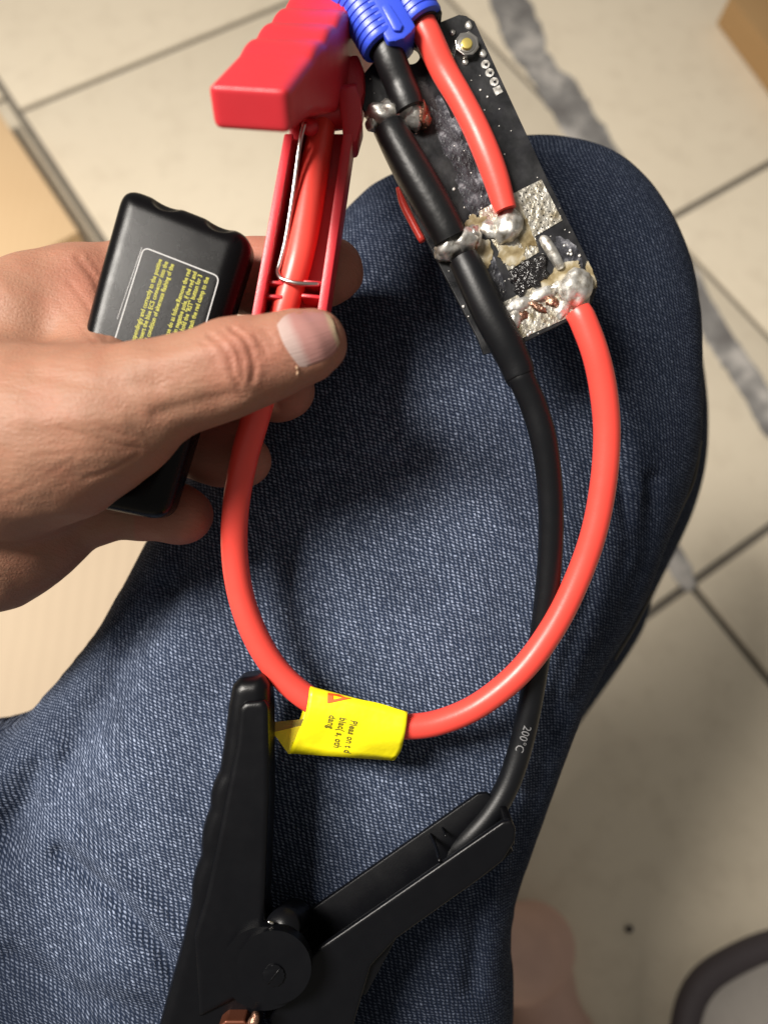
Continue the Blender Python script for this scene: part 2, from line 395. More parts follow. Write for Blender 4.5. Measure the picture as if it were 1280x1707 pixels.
M['slip_rim'] = plastic('dark_rubber', (.045, .036, .040), .7, .0004, 300)
M['slip_cloth'] = plastic('grey_cloth', (.30, .275, .25), .9, .0006, 500)
M['slip_in'] = plastic('dusty_pink_cloth', (.36, .25, .22), .9, .0006, 500)

# ------------------------------------------------------------------ floor: tiles between the seams
dA = (G(450, 20) - G(45, 185)).normalized(); dB = Vector((-dA.y, dA.x, 0))
def ab(p): return Vector(p).dot(dA), Vector(p).dot(dB)
def fl(a, b, z): return dA * a + dB * b + Vector((0, 0, z))
aB0 = ab(G(65, 240))[0]; aB2 = ab(G(1148, 975))[0]; aB1 = ab(G(1075, 350))[0]
bA1 = ab(G(240, 107))[1]; bA3 = ab(G(1148, 975))[1]; bA2 = ab(G(1215, 312))[1]
ground = tag(link('floor', block([fl(a, b, -.001) for a, b in ((-2.4, -2.4), (2.4, -2.4), (2.4, 2.4), (-2.4, 2.4))], Vector((0, 0, -.05))), M['grout']), kind='structure')
T = abs(bA1 - bA3)
GAP = .0046
cols = [(aB0 - 2 * T, aB0 - T, bA1), (aB0 - T, aB0, bA1 + .03), (aB0, aB2, bA1), (aB2, aB1, bA3), (aB1, aB1 + T, bA2), (aB1 + T, aB1 + 2 * T, bA2 + .05)]
for a0, a1, bs in cols:
    A0_, A1_ = a0, a1
    for k in range(-3, 4):
        a0, a1 = A0_, A1_
        b0 = bs + k * T; b1 = b0 + T
        if abs(a1 - aB0) < 1e-6 and b1 < bA3 + .01: continue
        if abs(a0 - aB0) < 1e-6 and b1 < bA3 + .01: a0 = aB0 - T + .00001
        if abs(a1 - aB1) < 1e-6 and b0 > bA3 - .01: continue
        if abs(a1 - aB2) < 1e-6 and b0 > bA3 - .01: a1 = aB1
        q = [(a0 + GAP, b0 + GAP), (a1 - GAP, b0 + GAP), (a1 - GAP, b1 - GAP), (a0 + GAP, b1 - GAP)]
        dz = random.uniform(0, .0008)
        link('tile', block([fl(a, b, .004 + dz) for a, b in q], Vector((0, 0, -.0049 - dz)), .0012, 2), M['tile'], ground, math.radians(40))
def smear(pts, name):
    """pts: (px, py, half width px) down the seam; ragged thin cement"""
    s = spline(pts, 10); b = bmesh.new(); L = []; Rr = []
    for i, q in enumerate(s):
        t2 = s[min(i + 1, len(s) - 1)] - s[max(i - 1, 0)]; nn = np.array([-t2[1], t2[0]]) / math.hypot(t2[0], t2[1])
        for sgn, lst in ((1, L), (-1, Rr)):
            w = q[2] * .88 * (1 + .28 * noise.noise(Vector((i * .21, sgn * 9, len(pts)))) + .12 * noise.noise(Vector((i * .9, sgn * 5, 2))))
            lst.append(b.verts.new(G(q[0] + nn[0] * w * sgn, q[1] + nn[1] * w * sgn, .0062)))
    for i in range(len(s) - 1): b.faces.new((L[i], L[i + 1], Rr[i + 1], Rr[i]))
    bmesh.ops.recalc_face_normals(b, faces=b.faces)
    r = bmesh.ops.extrude_face_region(b, geom=list(b.faces)); bmesh.ops.translate(b, verts=[v for v in r['geom'] if isinstance(v, bmesh.types.BMVert)], vec=Vector((0, 0, -.0016)))
    return link(name, bm_mesh(b), M['cement'], ground)
smear([(810, -80, 30), (850, 10, 34), (875, 65, 38), (895, 105, 26), (930, 150, 34), (965, 205, 36), (1010, 270, 30), (1080, 370, 26), (1150, 480, 26), (1200, 565, 24), (1245, 630, 26), (1300, 720, 26)], 'cement_smear')
smear([(1085, 860, 18), (1115, 915, 20), (1140, 960, 19), (1152, 984, 8)], 'cement_smear')
# a dark crumb on the tiles
o = tag(link('crumb', blob(1057, 1553, .702, 7, 6, 4, 0, .3, 3, 2), M['slip_rim'], None, True), 'tiny dark brown crumb lying on the shaded tile by the foot', 'crumb')
o.location.z = .0075

# ------------------------------------------------------------------ cardboard boxes
def carton(name, top_px, h, mat, label, split=None, z0=.006):
    root = tag(empty(name, G(*top_px[0], 0)), label, 'box')
    pts = [G(x, y, h) for x, y in top_px]
    link('side_wall', block([p - Vector((0, 0, .004)) for p in pts], Vector((0, 0, -(h - z0 - .004))), .002), mat, root)
    n = len(pts); i, j = split or (0, 1)      # two flaps meeting along a line parallel to edge i-j
    A, B, Cc, D = pts[:4]
    def flap(p0, p1, p2, p3): link('flap', block([p0, p1, p2, p3], Vector((0, 0, -.0037)), .0012), mat, root, math.radians(40))
    m0 = A.lerp(D, .497); m1 = B.lerp(Cc, .497); k0 = A.lerp(D, .503); k1 = B.lerp(Cc, .503)
    flap(A, B, m1, m0); flap(k0, k1, Cc, D)
    return root
carton('cardboard_box', [(-7, 178), (131, 386), (-330, 640), (-470, 430)], .05, M['card'], 'tan cardboard box on the tiles beside the back of the hand')
carton('cardboard_box', [(-420, 690), (470, 690), (470, 1900), (-420, 1900)], .22, M['card_pale'], 'pale cardboard box under the wrist, left of the jeans')
carton('cardboard_box', [(1216, -8), (1420, 259), (1640, 110), (1440, -160)], .05, M['card_brown'], 'brown cardboard box in the corner past the knee')

# ------------------------------------------------------------------ the person: jeans, foot, hand
person = tag(empty('person', G(640, 1500, 0)), 'person in faded blue jeans holding up the black case and the red clamp', 'person')
DS = .326
out_px = [(0, 1200), (62, 1178), (110, 1128), (180, 1040), (222, 965), (262, 890), (330, 770), (420, 610), (492, 480), (560, 380), (612, 325), (668, 298), (740, 268), (820, 250), (890, 244),
          (950, 248), (1010, 266), (1057, 302), (1094, 352), (1125, 412), (1144, 474), (1152, 560), (1152, 660), (1150, 748), (1128, 830), (1096, 905), (1066, 985), (1032, 1050), (992, 1110), (950, 1200),
          (912, 1302), (880, 1390), (855, 1460), (846, 1530), (852, 1610), (846, 1707), (846, 1900), (850, 2200), (300, 2300), (-420, 2200), (-440, 1500), (-430, 1290), (-200, 1235)]
s = spline(out_px + [out_px[0]], 6)[:-1]
poly = np.array([C(q[0], q[1], DS)[:2] for q in s])
h = .0013; lo = poly.min(0) - 3 * h; hi = poly.max(0) + 3 * h; nx, ny = (np.ceil((hi - lo) / h)).astype(int) + 1
gx = lo[0] + np.arange(nx) * h; gy = lo[1] + np.arange(ny) * h
sd = poly_sdf(poly, gx[:, None], gy[None, :]); mask = sd < -.2 * h
def relax(u, m, hh, it, om=1.0):
    for _ in range(it):
        w = np.zeros_like(u); w[1:-1, 1:-1] = .25 * (u[2:, 1:-1] + u[:-2, 1:-1] + u[1:-1, 2:] + u[1:-1, :-2] + hh * hh)
        u = np.where(m, w, 0)
    return u
u = np.zeros((nx // 8 + 1, ny // 8 + 1))
for st in (8, 4, 2, 1):
    m = mask[::st, ::st]
    if u.shape != m.shape:
        u = np.repeat(np.repeat(u, 2, 0), 2, 1); z = np.zeros(m.shape); a, b = min(u.shape[0], m.shape[0]), min(u.shape[1], m.shape[1]); z[:a, :b] = u[:a, :b]; u = z
    u = relax(u, m, h * st, {8: 1800, 4: 300, 2: 120, 1: 60}[st])
H = .80 * np.sqrt(2 * u); H = .057 * np.tanh(H / .057)
H0 = H.copy()
for _ in range(60): H0[1:-1, 1:-1] = .25 * (H0[2:, 1:-1] + H0[:-2, 1:-1] + H0[1:-1, 2:] + H0[1:-1, :-2])
GX, GY = np.meshgrid(gx, gy, indexing='ij')
PX = GX * FPX / DS + 640; PY = 853.5 - GY * FPX / DS
# apparent pixel of the raised surface
PXa = GX * FPX / (DS - H) + 640; PYa = 853.5 - GY * FPX / (DS - H)
def line_d(pts):
    d = np.full(PXa.shape, 1e9)
    for a, b in zip(pts, pts[1:]):
        a = np.array(a, float); b = np.array(b, float); e = b - a
        t = np.clip(((PXa - a[0]) * e[0] + (PYa - a[1]) * e[1]) / (e @ e), 0, 1)
        d = np.minimum(d, np.hypot(PXa - a[0] - t * e[0], PYa - a[1] - t * e[1]))
    return d
disp = np.zeros_like(H)
for pts, w, dep in (([(255, 1000), (150, 1180), (60, 1300), (0, 1400)], 42, -.0075), ([(200, 900), (120, 1230), (-40, 1290)], 30, .002), ([(95, 1425), (180, 1490), (265, 1580), (300, 1650)], 13, -.0022), ([(125, 1395), (215, 1470), (300, 1560)], 16, .0016),
                    ([(1030, 740), (1060, 900), (1030, 1040), (960, 1180)], 17, -.0035), ([(1090, 800), (1085, 920), (1050, 1020)], 15, -.003), ([(1062, 820), (1058, 930), (1020, 1060)], 13, .002), ([(985, 900), (985, 1000), (930, 1160)], 15, -.0015),
                    ([(930, 1180), (905, 1300), (850, 1500)], 20, -.004), ([(960, 1190), (925, 1320), (880, 1440)], 12, .0025), ([(860, 1330), (800, 1500), (790, 1650)], 18, -.003), ([(20, 1600), (120, 1660), (260, 1700)], 26, -.0018),
                    ([(90, 1250), (60, 1330)], 18, .003), ([(330, 830), (290, 960), (200, 1080)], 22, -.0045), ([(600, 400), (700, 330), (830, 270)], 14, -.0015)):
    disp += 1.5 * dep * np.exp(-(line_d(pts) / w) ** 2)
nzv = np.array([[noise.fractal(Vector((x * 16, y * 16, 3.0)), 1.0, 2.0, 3) for y in gy[::6]] for x in gx[::6]])
nz = np.repeat(np.repeat(nzv, 6, 0), 6, 1)[:nx, :ny]
for _ in range(8): nz[1:-1, 1:-1] = .25 * (nz[2:, 1:-1] + nz[:-2, 1:-1] + nz[1:-1, 2:] + nz[1:-1, :-2])
edge = np.clip(-sd / .03, 0, 1)
H = np.maximum(H + (disp + nz * .0016) * edge, 0)
HT = H.copy()
# arc length texture coordinates so the weave tightens towards the silhouette
dx = np.sqrt(h * h + np.clip(np.diff(H0, axis=0, prepend=H0[:1]), -.003, .003) ** 2); dy = np.sqrt(h * h + np.clip(np.diff(H0, axis=1, prepend=H0[:, :1]), -.003, .003) ** 2)
UX = np.cumsum(dx, 0); UY = np.cumsum(dy, 1); ix = int((-.005 - lo[0]) / h); iy = int((-.03 - lo[1]) / h)
UX -= UX[ix:ix + 1]; UY -= UY[:, iy:iy + 1]
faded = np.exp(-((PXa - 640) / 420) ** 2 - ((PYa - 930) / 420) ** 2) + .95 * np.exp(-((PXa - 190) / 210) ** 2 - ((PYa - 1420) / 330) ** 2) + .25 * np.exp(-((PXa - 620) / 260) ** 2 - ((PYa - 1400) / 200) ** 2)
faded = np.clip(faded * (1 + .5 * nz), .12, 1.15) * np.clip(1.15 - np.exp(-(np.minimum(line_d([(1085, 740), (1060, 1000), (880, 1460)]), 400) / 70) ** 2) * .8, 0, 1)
idm = np.full(mask.shape, -1); idm[mask] = np.arange(mask.sum()); ii, jj = np.nonzero(mask)
core = mask.copy(); core[1:-1, 1:-1] &= mask[2:, 1:-1] & mask[:-2, 1:-1] & mask[1:-1, 2:] & mask[1:-1, :-2]
rim = ~core[ii, jj]
vx = gx[ii].copy(); vy = gy[jj].copy(); hz = H[ii, jj].copy()
gsx = np.gradient(sd, h, axis=0)[ii, jj]; gsy = np.gradient(sd, h, axis=1)[ii, jj]; sdv = sd[ii, jj]
vx[rim] -= (gsx * sdv)[rim]; vy[rim] -= (gsy * sdv)[rim]; hz[rim] = 0
q = mask[:-1, :-1] & mask[1:, :-1] & mask[1:, 1:] & mask[:-1, 1:]; qi, qj = np.nonzero(q)
fq = np.stack([idm[qi, qj], idm[qi + 1, qj], idm[qi + 1, qj + 1], idm[qi, qj + 1]], 1)
top = np.stack([vx, vy, -DS + hz], 1); n0 = len(top)
bot = np.stack([vx, vy, -DS - .75 * hz], 1)
remap = np.where(rim, np.arange(n0), n0 + np.arange(n0))
me = mesh_np(cam2world(np.vstack([top, bot])), np.vstack([fq, remap[fq][:, ::-1]]))
uvl = me.uv_layers.new(name='UVMap'); uvv = np.stack([UX[ii, jj], UY[ii, jj]], 1); uvv = np.vstack([uvv, uvv])
li = np.empty(len(me.loops), 'i'); me.loops.foreach_get('vertex_index', li); uvl.data.foreach_set('uv', uvv[li].astype('f').ravel())
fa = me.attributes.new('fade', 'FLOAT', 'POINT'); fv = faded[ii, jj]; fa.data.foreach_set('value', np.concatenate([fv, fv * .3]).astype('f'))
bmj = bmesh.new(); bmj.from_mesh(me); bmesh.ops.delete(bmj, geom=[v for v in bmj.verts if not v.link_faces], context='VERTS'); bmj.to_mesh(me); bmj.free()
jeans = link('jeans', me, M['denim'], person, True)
def thigh_depth(px, py):
    """depth of the jeans surface along a view ray"""
    for d in np.arange(.24, DS, .001):
        x, y = C(px, py, d)[:2]; i = int((x - lo[0]) / h); j = int((y - lo[1]) / h)
        if 0 <= i < nx and 0 <= j < ny and DS - HT[i, j] <= d: return d
    return DS
me = tube([(1050, 560, .41, 105), (1074, 700, .425, 98), (1066, 810, .44, 92), (1006, 960, .48, 84), (985, 1030, .50, 80), (885, 1190, .55, 72), (800, 1350, .60, 64), (750, 1500, .65, 56), (700, 1650, .69, 52), (680, 1760, .70, 50)], 40, 8)
at = me.attributes.new('fade', 'FLOAT', 'POINT'); at.data.foreach_set('value', np.full(len(me.vertices), .12, 'f'))
uvl = me.uv_layers.new(name='UVMap')
for l in me.loops: c = me.vertices[l.vertex_index].co; uvl.data[l.index].uv = (c.dot(VX), c.dot(VY) * 1.3)
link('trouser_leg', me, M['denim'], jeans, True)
for ctl_ in ([(1168, 735, .336, 2.2), (1156, 800, .332, 2.4), (1134, 850, .332, 2.4), (1108, 908, .335, 2.2)], [(1088, 985, .336, 2.2), (1060, 1040, .333, 2.4), (1024, 1100, .335, 2.2)], [(838, 1540, .334, 2.4), (822, 1585, .326, 2.6), (806, 1640, .322, 2.6), (800, 1710, .32, 2.6)]):
    link('seam', tube([(x, y, d + DS - .338, w_) for x, y, d, w_ in ctl_], 6, 6), M['seam'], jeans, True)

M['foot_skin'] = plastic('foot_skin', (.58, .38, .31), .55, .0002, 700, .3)
# foot on the tiles
F = Field(C(1120, 1990, .73) * np.array([1, 1, 0]) + np.array([-.13 - .09, 0, -.76]), [.30, -.33, -.52], .002)
for c_, k_ in (([(780, 1560, .62, 62), (860, 1590, .655, 70), (890, 1575, .67, 62)], .01), ([(885, 1580, .675, 66), (900, 1640, .685, 52), (900, 1760, .675, 78), (930, 1900, .665, 85)], .012), ([(905, 1650, .685, 40), (955, 1740, .675, 42), (985, 1880, .66, 42)], .008), ([(866, 1592, .64, 30), (868, 1600, .64, 30)], .01)):
    F.chain(c_, k_)
v, f = F.mesh(4); w = cam2world(v); w[:, 2] = np.maximum(w[:, 2], .0065)
me = mesh_np(w, f); n_ = len(w)
me.attributes.new('crease', 'FLOAT', 'POINT').data.foreach_set('value', np.zeros(n_, 'f'))
pxv = v[:, 0] / -v[:, 2] * FPX + 640; pyv = 853.5 - v[:, 1] / -v[:, 2] * FPX
me.attributes.new('blush', 'FLOAT', 'POINT').data.foreach_set('value', np.clip(.35 + .6 * np.exp(-((pxv - 882) / 16) ** 2 - ((pyv - 1545) / 14) ** 2), 0, 1).astype('f'))
link('foot', me, M['foot_skin'], person, True)

# hand (camera axes): palm, thenar, thumb over the clamp, four fingers behind the case
F = Field(C(-430, 1130, .30) * [1, 1, 0] + [0, 0, -.30], C(640, 330, .30) * [1, 1, 0] + [0, 0, -.185], .00085)
F.chain([(-700, 760, .25, 190), (-330, 730, .25, 205), (-120, 720, .25, 215), (20, 715, .25, 190)], .012, 1.45)          # forearm, wrist, heel
F.chain([(-150, 900, .256, 170), (-20, 880, .258, 128), (60, 850, .262, 98), (120, 830, .264, 75)], .012, 1.2)            # little-finger side
F.chain([(-120, 590, .246, 120), (40, 548, .248, 97), (120, 512, .254, 76)], .012, 1.1)                                    # index knuckle
F.chain([(-140, 720, .235, 170), (20, 735, .228, 150), (110, 720, .222, 128), (190, 690, .217, 98), (262, 657, .2135, 84)], .010, 1.0)   # thenar
F.chain([(255, 652, .2135, 78), (330, 632, .2125, 76), (392, 612, .2120, 76), (440, 598, .2125, 66), (480, 585, .2128, 60), (518, 575, .2132, 54)], .004, 1.0)
F.chain([(518, 575, .2132, 54), (528, 570, .2136, 45)], .004)
F.chain([(70, 492, .252, 60), (140, 485, .255, 58), (150, 540, .244, 40), (180, 620, .232, 60)], .010)                     # web
F.chain([(110, 494, .256, 68), (250, 455, .260, 60), (350, 458, .261, 60), (440, 462, .260, 60), (500, 456, .258, 56), (548, 452, .2555, 50), (556, 450, .2545, 46)], .005)
F.chain([(90, 600, .262, 66), (300, 610, .266, 60), (400, 640, .266, 54), (462, 652, .260, 46), (481, 652, .254, 45)], .005)
F.chain([(100, 700, .262, 66), (290, 725, .268, 60), (365, 752, .264, 54), (404, 768, .257, 47)], .005)
F.chain([(70, 820, .262, 68), (170, 845, .262, 52), (240, 850, .262, 46), (292, 857, .258, 45), (310, 860, .253, 45)], .005)
v, f = F.mesh(3)
# creases pressed into the skin
e1 = v[f[:, 1]] - v[f[:, 0]]; e2 = v[f[:, 2]] - v[f[:, 0]]; fn = np.cross(e1, e2); vn = np.zeros_like(v)
for k in range(4): np.add.at(vn, f[:, k], fn)
vn /= np.linalg.norm(vn, axis=1)[:, None] + 1e-12
pxv = v[:, 0] / -v[:, 2] * FPX + 640; pyv = 853.5 - v[:, 1] / -v[:, 2] * FPX; dv = -v[:, 2]
def vline(pts):
    d = np.full(len(v), 1e9); pts = spline(pts, 6)
    for a, b in zip(pts, pts[1:]):
        e = b - a; t = np.clip(((pxv - a[0]) * e[0] + (pyv - a[1]) * e[1]) / (e @ e), 0, 1)
        d = np.minimum(d, np.hypot(pxv - a[0] - t * e[0], pyv - a[1] - t * e[1]))
    return d
cre = np.zeros(len(v)); dsp = np.zeros(len(v)); face = (vn[:, 2] > .05)
for pts, w, dep, dmax in (([(350, 560), (372, 578), (384, 600), (389, 626), (398, 642)], 4.2, .00075, .225), ([(386, 548), (408, 566), (419, 588), (424, 612), (420, 634)], 4.2, .00075, .225), ([(368, 552), (394, 580), (402, 606), (404, 630)], 3.4, .0004, .225),
                          ([(424, 558), (437, 574), (444, 592)], 3.6, .0004, .225), ([(336, 570), (352, 588), (362, 612)], 3.4, .0003, .225), ([(404, 545), (428, 570), (434, 600)], 3.2, .0003, .225), ([(440, 548), (452, 566), (456, 580)], 3.2, .0003, .225),
                          ([(100, 712), (150, 728), (200, 742), (238, 748)], 4.0, .0005, .24), ([(120, 690), (180, 712), (232, 738)], 3.5, .0004, .24), ([(60, 760), (140, 752), (230, 752)], 4.0, .0004, .24), ([(90, 740), (160, 741), (235, 746)], 3.2, .0003, .24), ([(140, 800), (190, 782), (232, 758)], 3.6, .0005, .24),
                          ([(130, 430), (160, 470), (172, 520), (176, 562)], 5.0, .0009, .27), ([(116, 470), (146, 510), (166, 560)], 4.0, .0006, .27), ([(150, 430), (168, 452)], 3.4, .0005, .27), ([(96, 500), (130, 540), (160, 572)], 3.6, .0004, .27),
                          ([(0, 640), (80, 660), (160, 664)], 4, .0002, .24), ([(20, 600), (100, 610), (180, 622)], 4, .0002, .24), ([(0, 830), (70, 800), (130, 760)], 4, .0003, .24)):
    g_ = np.exp(-(vline(pts) / w) ** 2) * face * (dv < dmax); pk = 1.0 if pts[0][0] > 300 else .5; cre = np.maximum(cre, g_ * min(1, dep / .0007) * (.6 + .4 * pk)); dsp -= dep * .60 * pk * g_
    dsp += dep * .20 * pk * np.exp(-((vline(pts) - 2.3 * w) / (1.3 * w)) ** 2) * face * (dv < dmax)
for pts, w, dep in (([(250, 600), (330, 590), (420, 565)], 16, .0006), ([(262, 690), (330, 672), (400, 655)], 13, -.0006), ([(60, 620), (150, 640), (260, 640)], 14, -.0005), ([(40, 700), (120, 700), (200, 700)], 18, .0006)):
    dsp += dep * np.exp(-(vline(pts) / w) ** 2) * face * (dv < .24)
lowf = np.array([noise.noise(Vector((a * 110, b * 110, c * 110))) for a, b, c in v]) * .0005 if len(v) < 250000 else 0
v = v + vn * (dsp + lowf)[:, None]
blush = .9 * np.exp(-((pxv - 405) / 60) ** 2 - ((pyv - 590) / 60) ** 2) * (dv < .225) + .75 * np.exp(-((pxv - 140) / 60) ** 2 - ((pyv - 470) / 60) ** 2) + .9 * (dv > .236) * (pxv > 225) + .5 * np.exp(-((pxv - 520) / 50) ** 2 - ((pyv - 570) / 60) ** 2) * (dv < .225)
me = mesh_np(cam2world(v), f)
me.attributes.new('crease', 'FLOAT', 'POINT').data.foreach_set('value', cre.astype('f'))
me.attributes.new('blush', 'FLOAT', 'POINT').data.foreach_set('value', np.clip(blush, 0, 1).astype('f'))
hand = link('hand', me, M['skin'], person, True); hb = bvh_of(hand)
# thumb nail: a thin curved plate lying in its bed
ctl = [((462, 541), (499, 611)), ((474, 527), (512, 611)), ((492, 520), (530, 605)), ((513, 517), (548, 597)), ((535, 518), (560, 585)), ((553, 529), (567, 571))]
nu, nv = 26, 22; topc = spline([c[0] for c in ctl], 5); botc = spline([c[1] for c in ctl], 5)
bm = bmesh.new(); uvs = {}; grid = []
for i in range(nu):
    r_ = []
    for j in range(nv):
        uu, vv = i / (nu - 1), j / (nv - 1); p = topc[i] * (1 - vv) + botc[i] * vv; p[0] += (-6 if i < 4 else 0) * math.sin(vv * math.pi) * (1 - i / 4)
        hit = hb.ray_cast(P(p[0], p[1], .15), (P(p[0], p[1], .3) - P(p[0], p[1], .15)).normalized())
        q = hit[0] if hit[0] is not None else P(p[0], p[1], .206)
        lift = .00004 + .00050 * math.sin(math.pi * min(max(vv, .0), 1)) * min(1, uu * 3 + .2) + .0005 * max(0, uu - .75) * 3
        x = bm.verts.new(q + VZ * lift); uvs[x] = (uu, vv); r_.append(x)
    grid.append(r_)
for i in range(nu - 1):
    for j in range(nv - 1): bm.faces.new((grid[i][j], grid[i][j + 1], grid[i + 1][j + 1], grid[i + 1][j]))
uvL = bm.loops.layers.uv.new('UVMap')
for _ in range(3): bmesh.ops.smooth_vert(bm, verts=[v_ for v_ in bm.verts if not v_.is_boundary], factor=.5, use_axis_x=True, use_axis_y=True, use_axis_z=True)
for fc in bm.faces:
    for l in fc.loops: l[uvL].uv = uvs[l.vert]
bmesh.ops.recalc_face_normals(bm, faces=bm.faces)
if sum((fc.normal.dot(VZ) for fc in bm.faces)) < 0: bmesh.ops.reverse_faces(bm, faces=bm.faces)
r_ = bmesh.ops.extrude_face_region(bm, geom=list(bm.faces)); bmesh.ops.translate(bm, verts=[x for x in r_['geom'] if isinstance(x, bmesh.types.BMVert)], vec=-VZ * .0006)
link('thumb_nail', bm_mesh(bm), M['nail'], hand, math.radians(50))
# dry cuticle flakes beside the nail
bm = bmesh.new()
for x, y, a, l in ((495, 613, 70, 6), (496, 622, 100, 7)):
    hit = hb.ray_cast(P(x, y, .15), (P(x, y, .3) - P(x, y, .15)).normalized())
    d_ = -(ROT.transposed() @ (hit[0] - CAM)).z if hit[0] is not None else .206
    blob(x, y, d_ - .0003, l * .6, 2.2, 2.0, -a, .4, 3, 1, bm)
o = link('cuticle_flakes', bm_mesh(bm), NT('dry_skin', **{'Base_Color': (.42, .27, .17), 'Roughness': .6}).m, hand, True)

# ------------------------------------------------------------------ black control case
def rounded(poly, r, n=6):
    out = []; m = len(poly)
    for i in range(m):
        a, b, c = (np.array(poly[(i + k) % m], float) for k in (-1, 0, 1)); u1 = (a - b) / np.linalg.norm(a - b); u2 = (c - b) / np.linalg.norm(c - b)
        for t_ in np.linspace(0, 1, n): out.append(b + u1 * r * (1 - t_) ** 2 + u2 * r * t_ ** 2)
    return out
# in the hand
cs_px = rounded([(200, 300), (421, 387), (272, 870), (120, 840), (70, 800), (150, 478)], 34, 7)
DC = .226
cuts = []
for (x, y) in ((281, 318), (371, 353)): cuts.append((C(x, y + 2, DC + .0012), C(x + 3, y - 6, DC + .004), .0056, .0056, .0008))
cuts.append((C(158, 420, DC + .003), C(120, 408, DC + .003), .0012, .0016, .002))
cuts.append((C(118, 800, DC - .001), C(198, 802, DC - .0015), .0015, .0015, .002)) if False else None
cuts.append((C(195, 803, DC - .002), C(203, 803, DC - .002), .0032, .0032, .0012))
me = soft_prism(cs_px, DC, .0165, .0058, .00055, cuts, 3)
case = tag(link('plastic_case', me, M['case_plastic'], None, True), 'glossy black plastic case with a yellow printed label, gripped under the thumb', 'case')
def poly_line(pts, d, wpx, name, mat, parent, closed=False):
    bm = bmesh.new(); p = np.array(pts, float); n = len(p); L = []; R_ = []
    for i in range(n):
        a = p[(i - 1) % n] if closed else p[max(i - 1, 0)]; b = p[(i + 1) % n] if closed else p[min(i + 1, n - 1)]
        t_ = (b - a) / np.linalg.norm(b - a); nn = np.array([-t_[1], t_[0]])
        L.append(bm.verts.new(P(*(p[i] + nn * wpx / 2), d))); R_.append(bm.verts.new(P(*(p[i] - nn * wpx / 2), d)))
    for i in range(n if closed else n - 1): j = (i + 1) % n; bm.faces.new((L[i], L[j], R_[j], R_[i]))
    bmesh.ops.recalc_face_normals(bm, faces=bm.faces)
    r = bmesh.ops.extrude_face_region(bm, geom=list(bm.faces)); bmesh.ops.translate(bm, verts=[v_ for v_ in r['geom'] if isinstance(v_, bmesh.types.BMVert)], vec=-VZ * .00008)
    return link(name, bm_mesh(bm), mat, parent)
DL = DC - .00012
poly_line(rounded([(240, 412), (366, 461), (283, 749), (150, 700)], 11), DL, 1.9, 'label_border', M['label_line'], case, True)
poly_line([(237, 412), (233, 424), (204, 508), (196, 532)], DL + .00002, .8, 'label_edge', M['label_line'], case)
for body, x, y in (('correspondingly and correctly to the positive', 271, 433), ('first. Then insert the blue EC5 connector into the', 281, 437), ('in the normal condition of alternate flashing of the', 291, 441),
                   ('please do as follow.Remove the red', 319, 450), ('wrong in negative pole, if the red and', 329, 454), ('and hold the "RST" button for 3', 338, 459), ('then attach the red clamp to the', 349, 463)):
    link('text_line', text_mesh(body, x, y, DL, -71.5, 11.2, .78, 'RIGHT', .00004, .00002), M['yellow_print'], case)

# ------------------------------------------------------------------ red clamp
rc = tag(empty('battery_clamp', P(560, 190, .235)), 'red plastic battery clamp with a raised ridged handle, held by the thumb', 'clamp')
DR = .2255
for (a, b, c_, d_) in (((474, 222), (489, 222), (418, 620), (402, 620)), ((572, 222), (588, 222), (530, 620), (514, 620))):
    link('side_wall', prism([a, b, c_, d_], DR, DR + .013, .0005), M['red_plastic'], rc, math.radians(40))
link('handle_back', prism([(474, 222), (588, 222), (530, 620), (402, 620)], DR + .0125, DR + .0150, .0006), M['red_plastic'], rc, math.radians(40))
for y0 in (466, 489):
    t0 = (y0 - 222) / 398
    for xa, xb in ((489 - 71 * t0 - 1, 489 - 71 * t0 + 30), (572 - 58 * t0 - 30, 572 - 58 * t0 + 1)):
        link('cable_rib', prism([(xa, y0), (xb, y0 + 3), (xb - 1, y0 + 9), (xa - 1, y0 + 6)], DR + .0025, DR + .0128, .0003), M['red_plastic'], rc, math.radians(40))
# raised upper handle: a side profile with finger ridges, extruded across
O = P(412, 146, .181); ax = (VX * .17 + VY * .715 - VZ * .68).normalized(); wd = (VX * .984 - VY * .122 + VZ * .117).normalized(); wd = (wd - ax * wd.dot(ax)).normalized(); nrm = wd.cross(ax)
if nrm.dot(VZ) < 0: nrm = -nrm
prof = []
for s_ in np.linspace(0, .118, 90):
    t_ = 0.0
    if .024 < s_ < .100: t_ = .0012 * abs(math.sin(math.pi * (s_ - .024) / .0152)) - .0002
    prof.append((s_, t_))
prof += [(.118, -.034), (.090, -.032), (.070, -.0285), (.045, -.0205), (.02, -.0130), (0, -.0098)]
hw = .0101
pts2 = np.array(prof)
F = Field([-.012, pts2[:, 0].min() - .003, -.037], [.012, .121, .005], .0006)
d2 = (poly_sdf(prof, F.ax[1][:, None], F.ax[2][None, :]) + .0022)[None]; dz = (np.abs(F.ax[0]) - (hw - .0022))[:, None, None]
F.f = (np.minimum(np.maximum(d2, dz), 0) + np.sqrt(np.maximum(d2, 0) ** 2 + np.maximum(dz, 0) ** 2) - .0022).astype('f')
v, f = F.mesh(2)
bas = np.array([list(wd), list(ax), list(nrm)]); w = v @ bas + np.array(O)
if wd.cross(ax).dot(nrm) < 0: f = f[:, ::-1]
link('upper_handle', mesh_np(w, f), M['red_plastic'], rc, True)
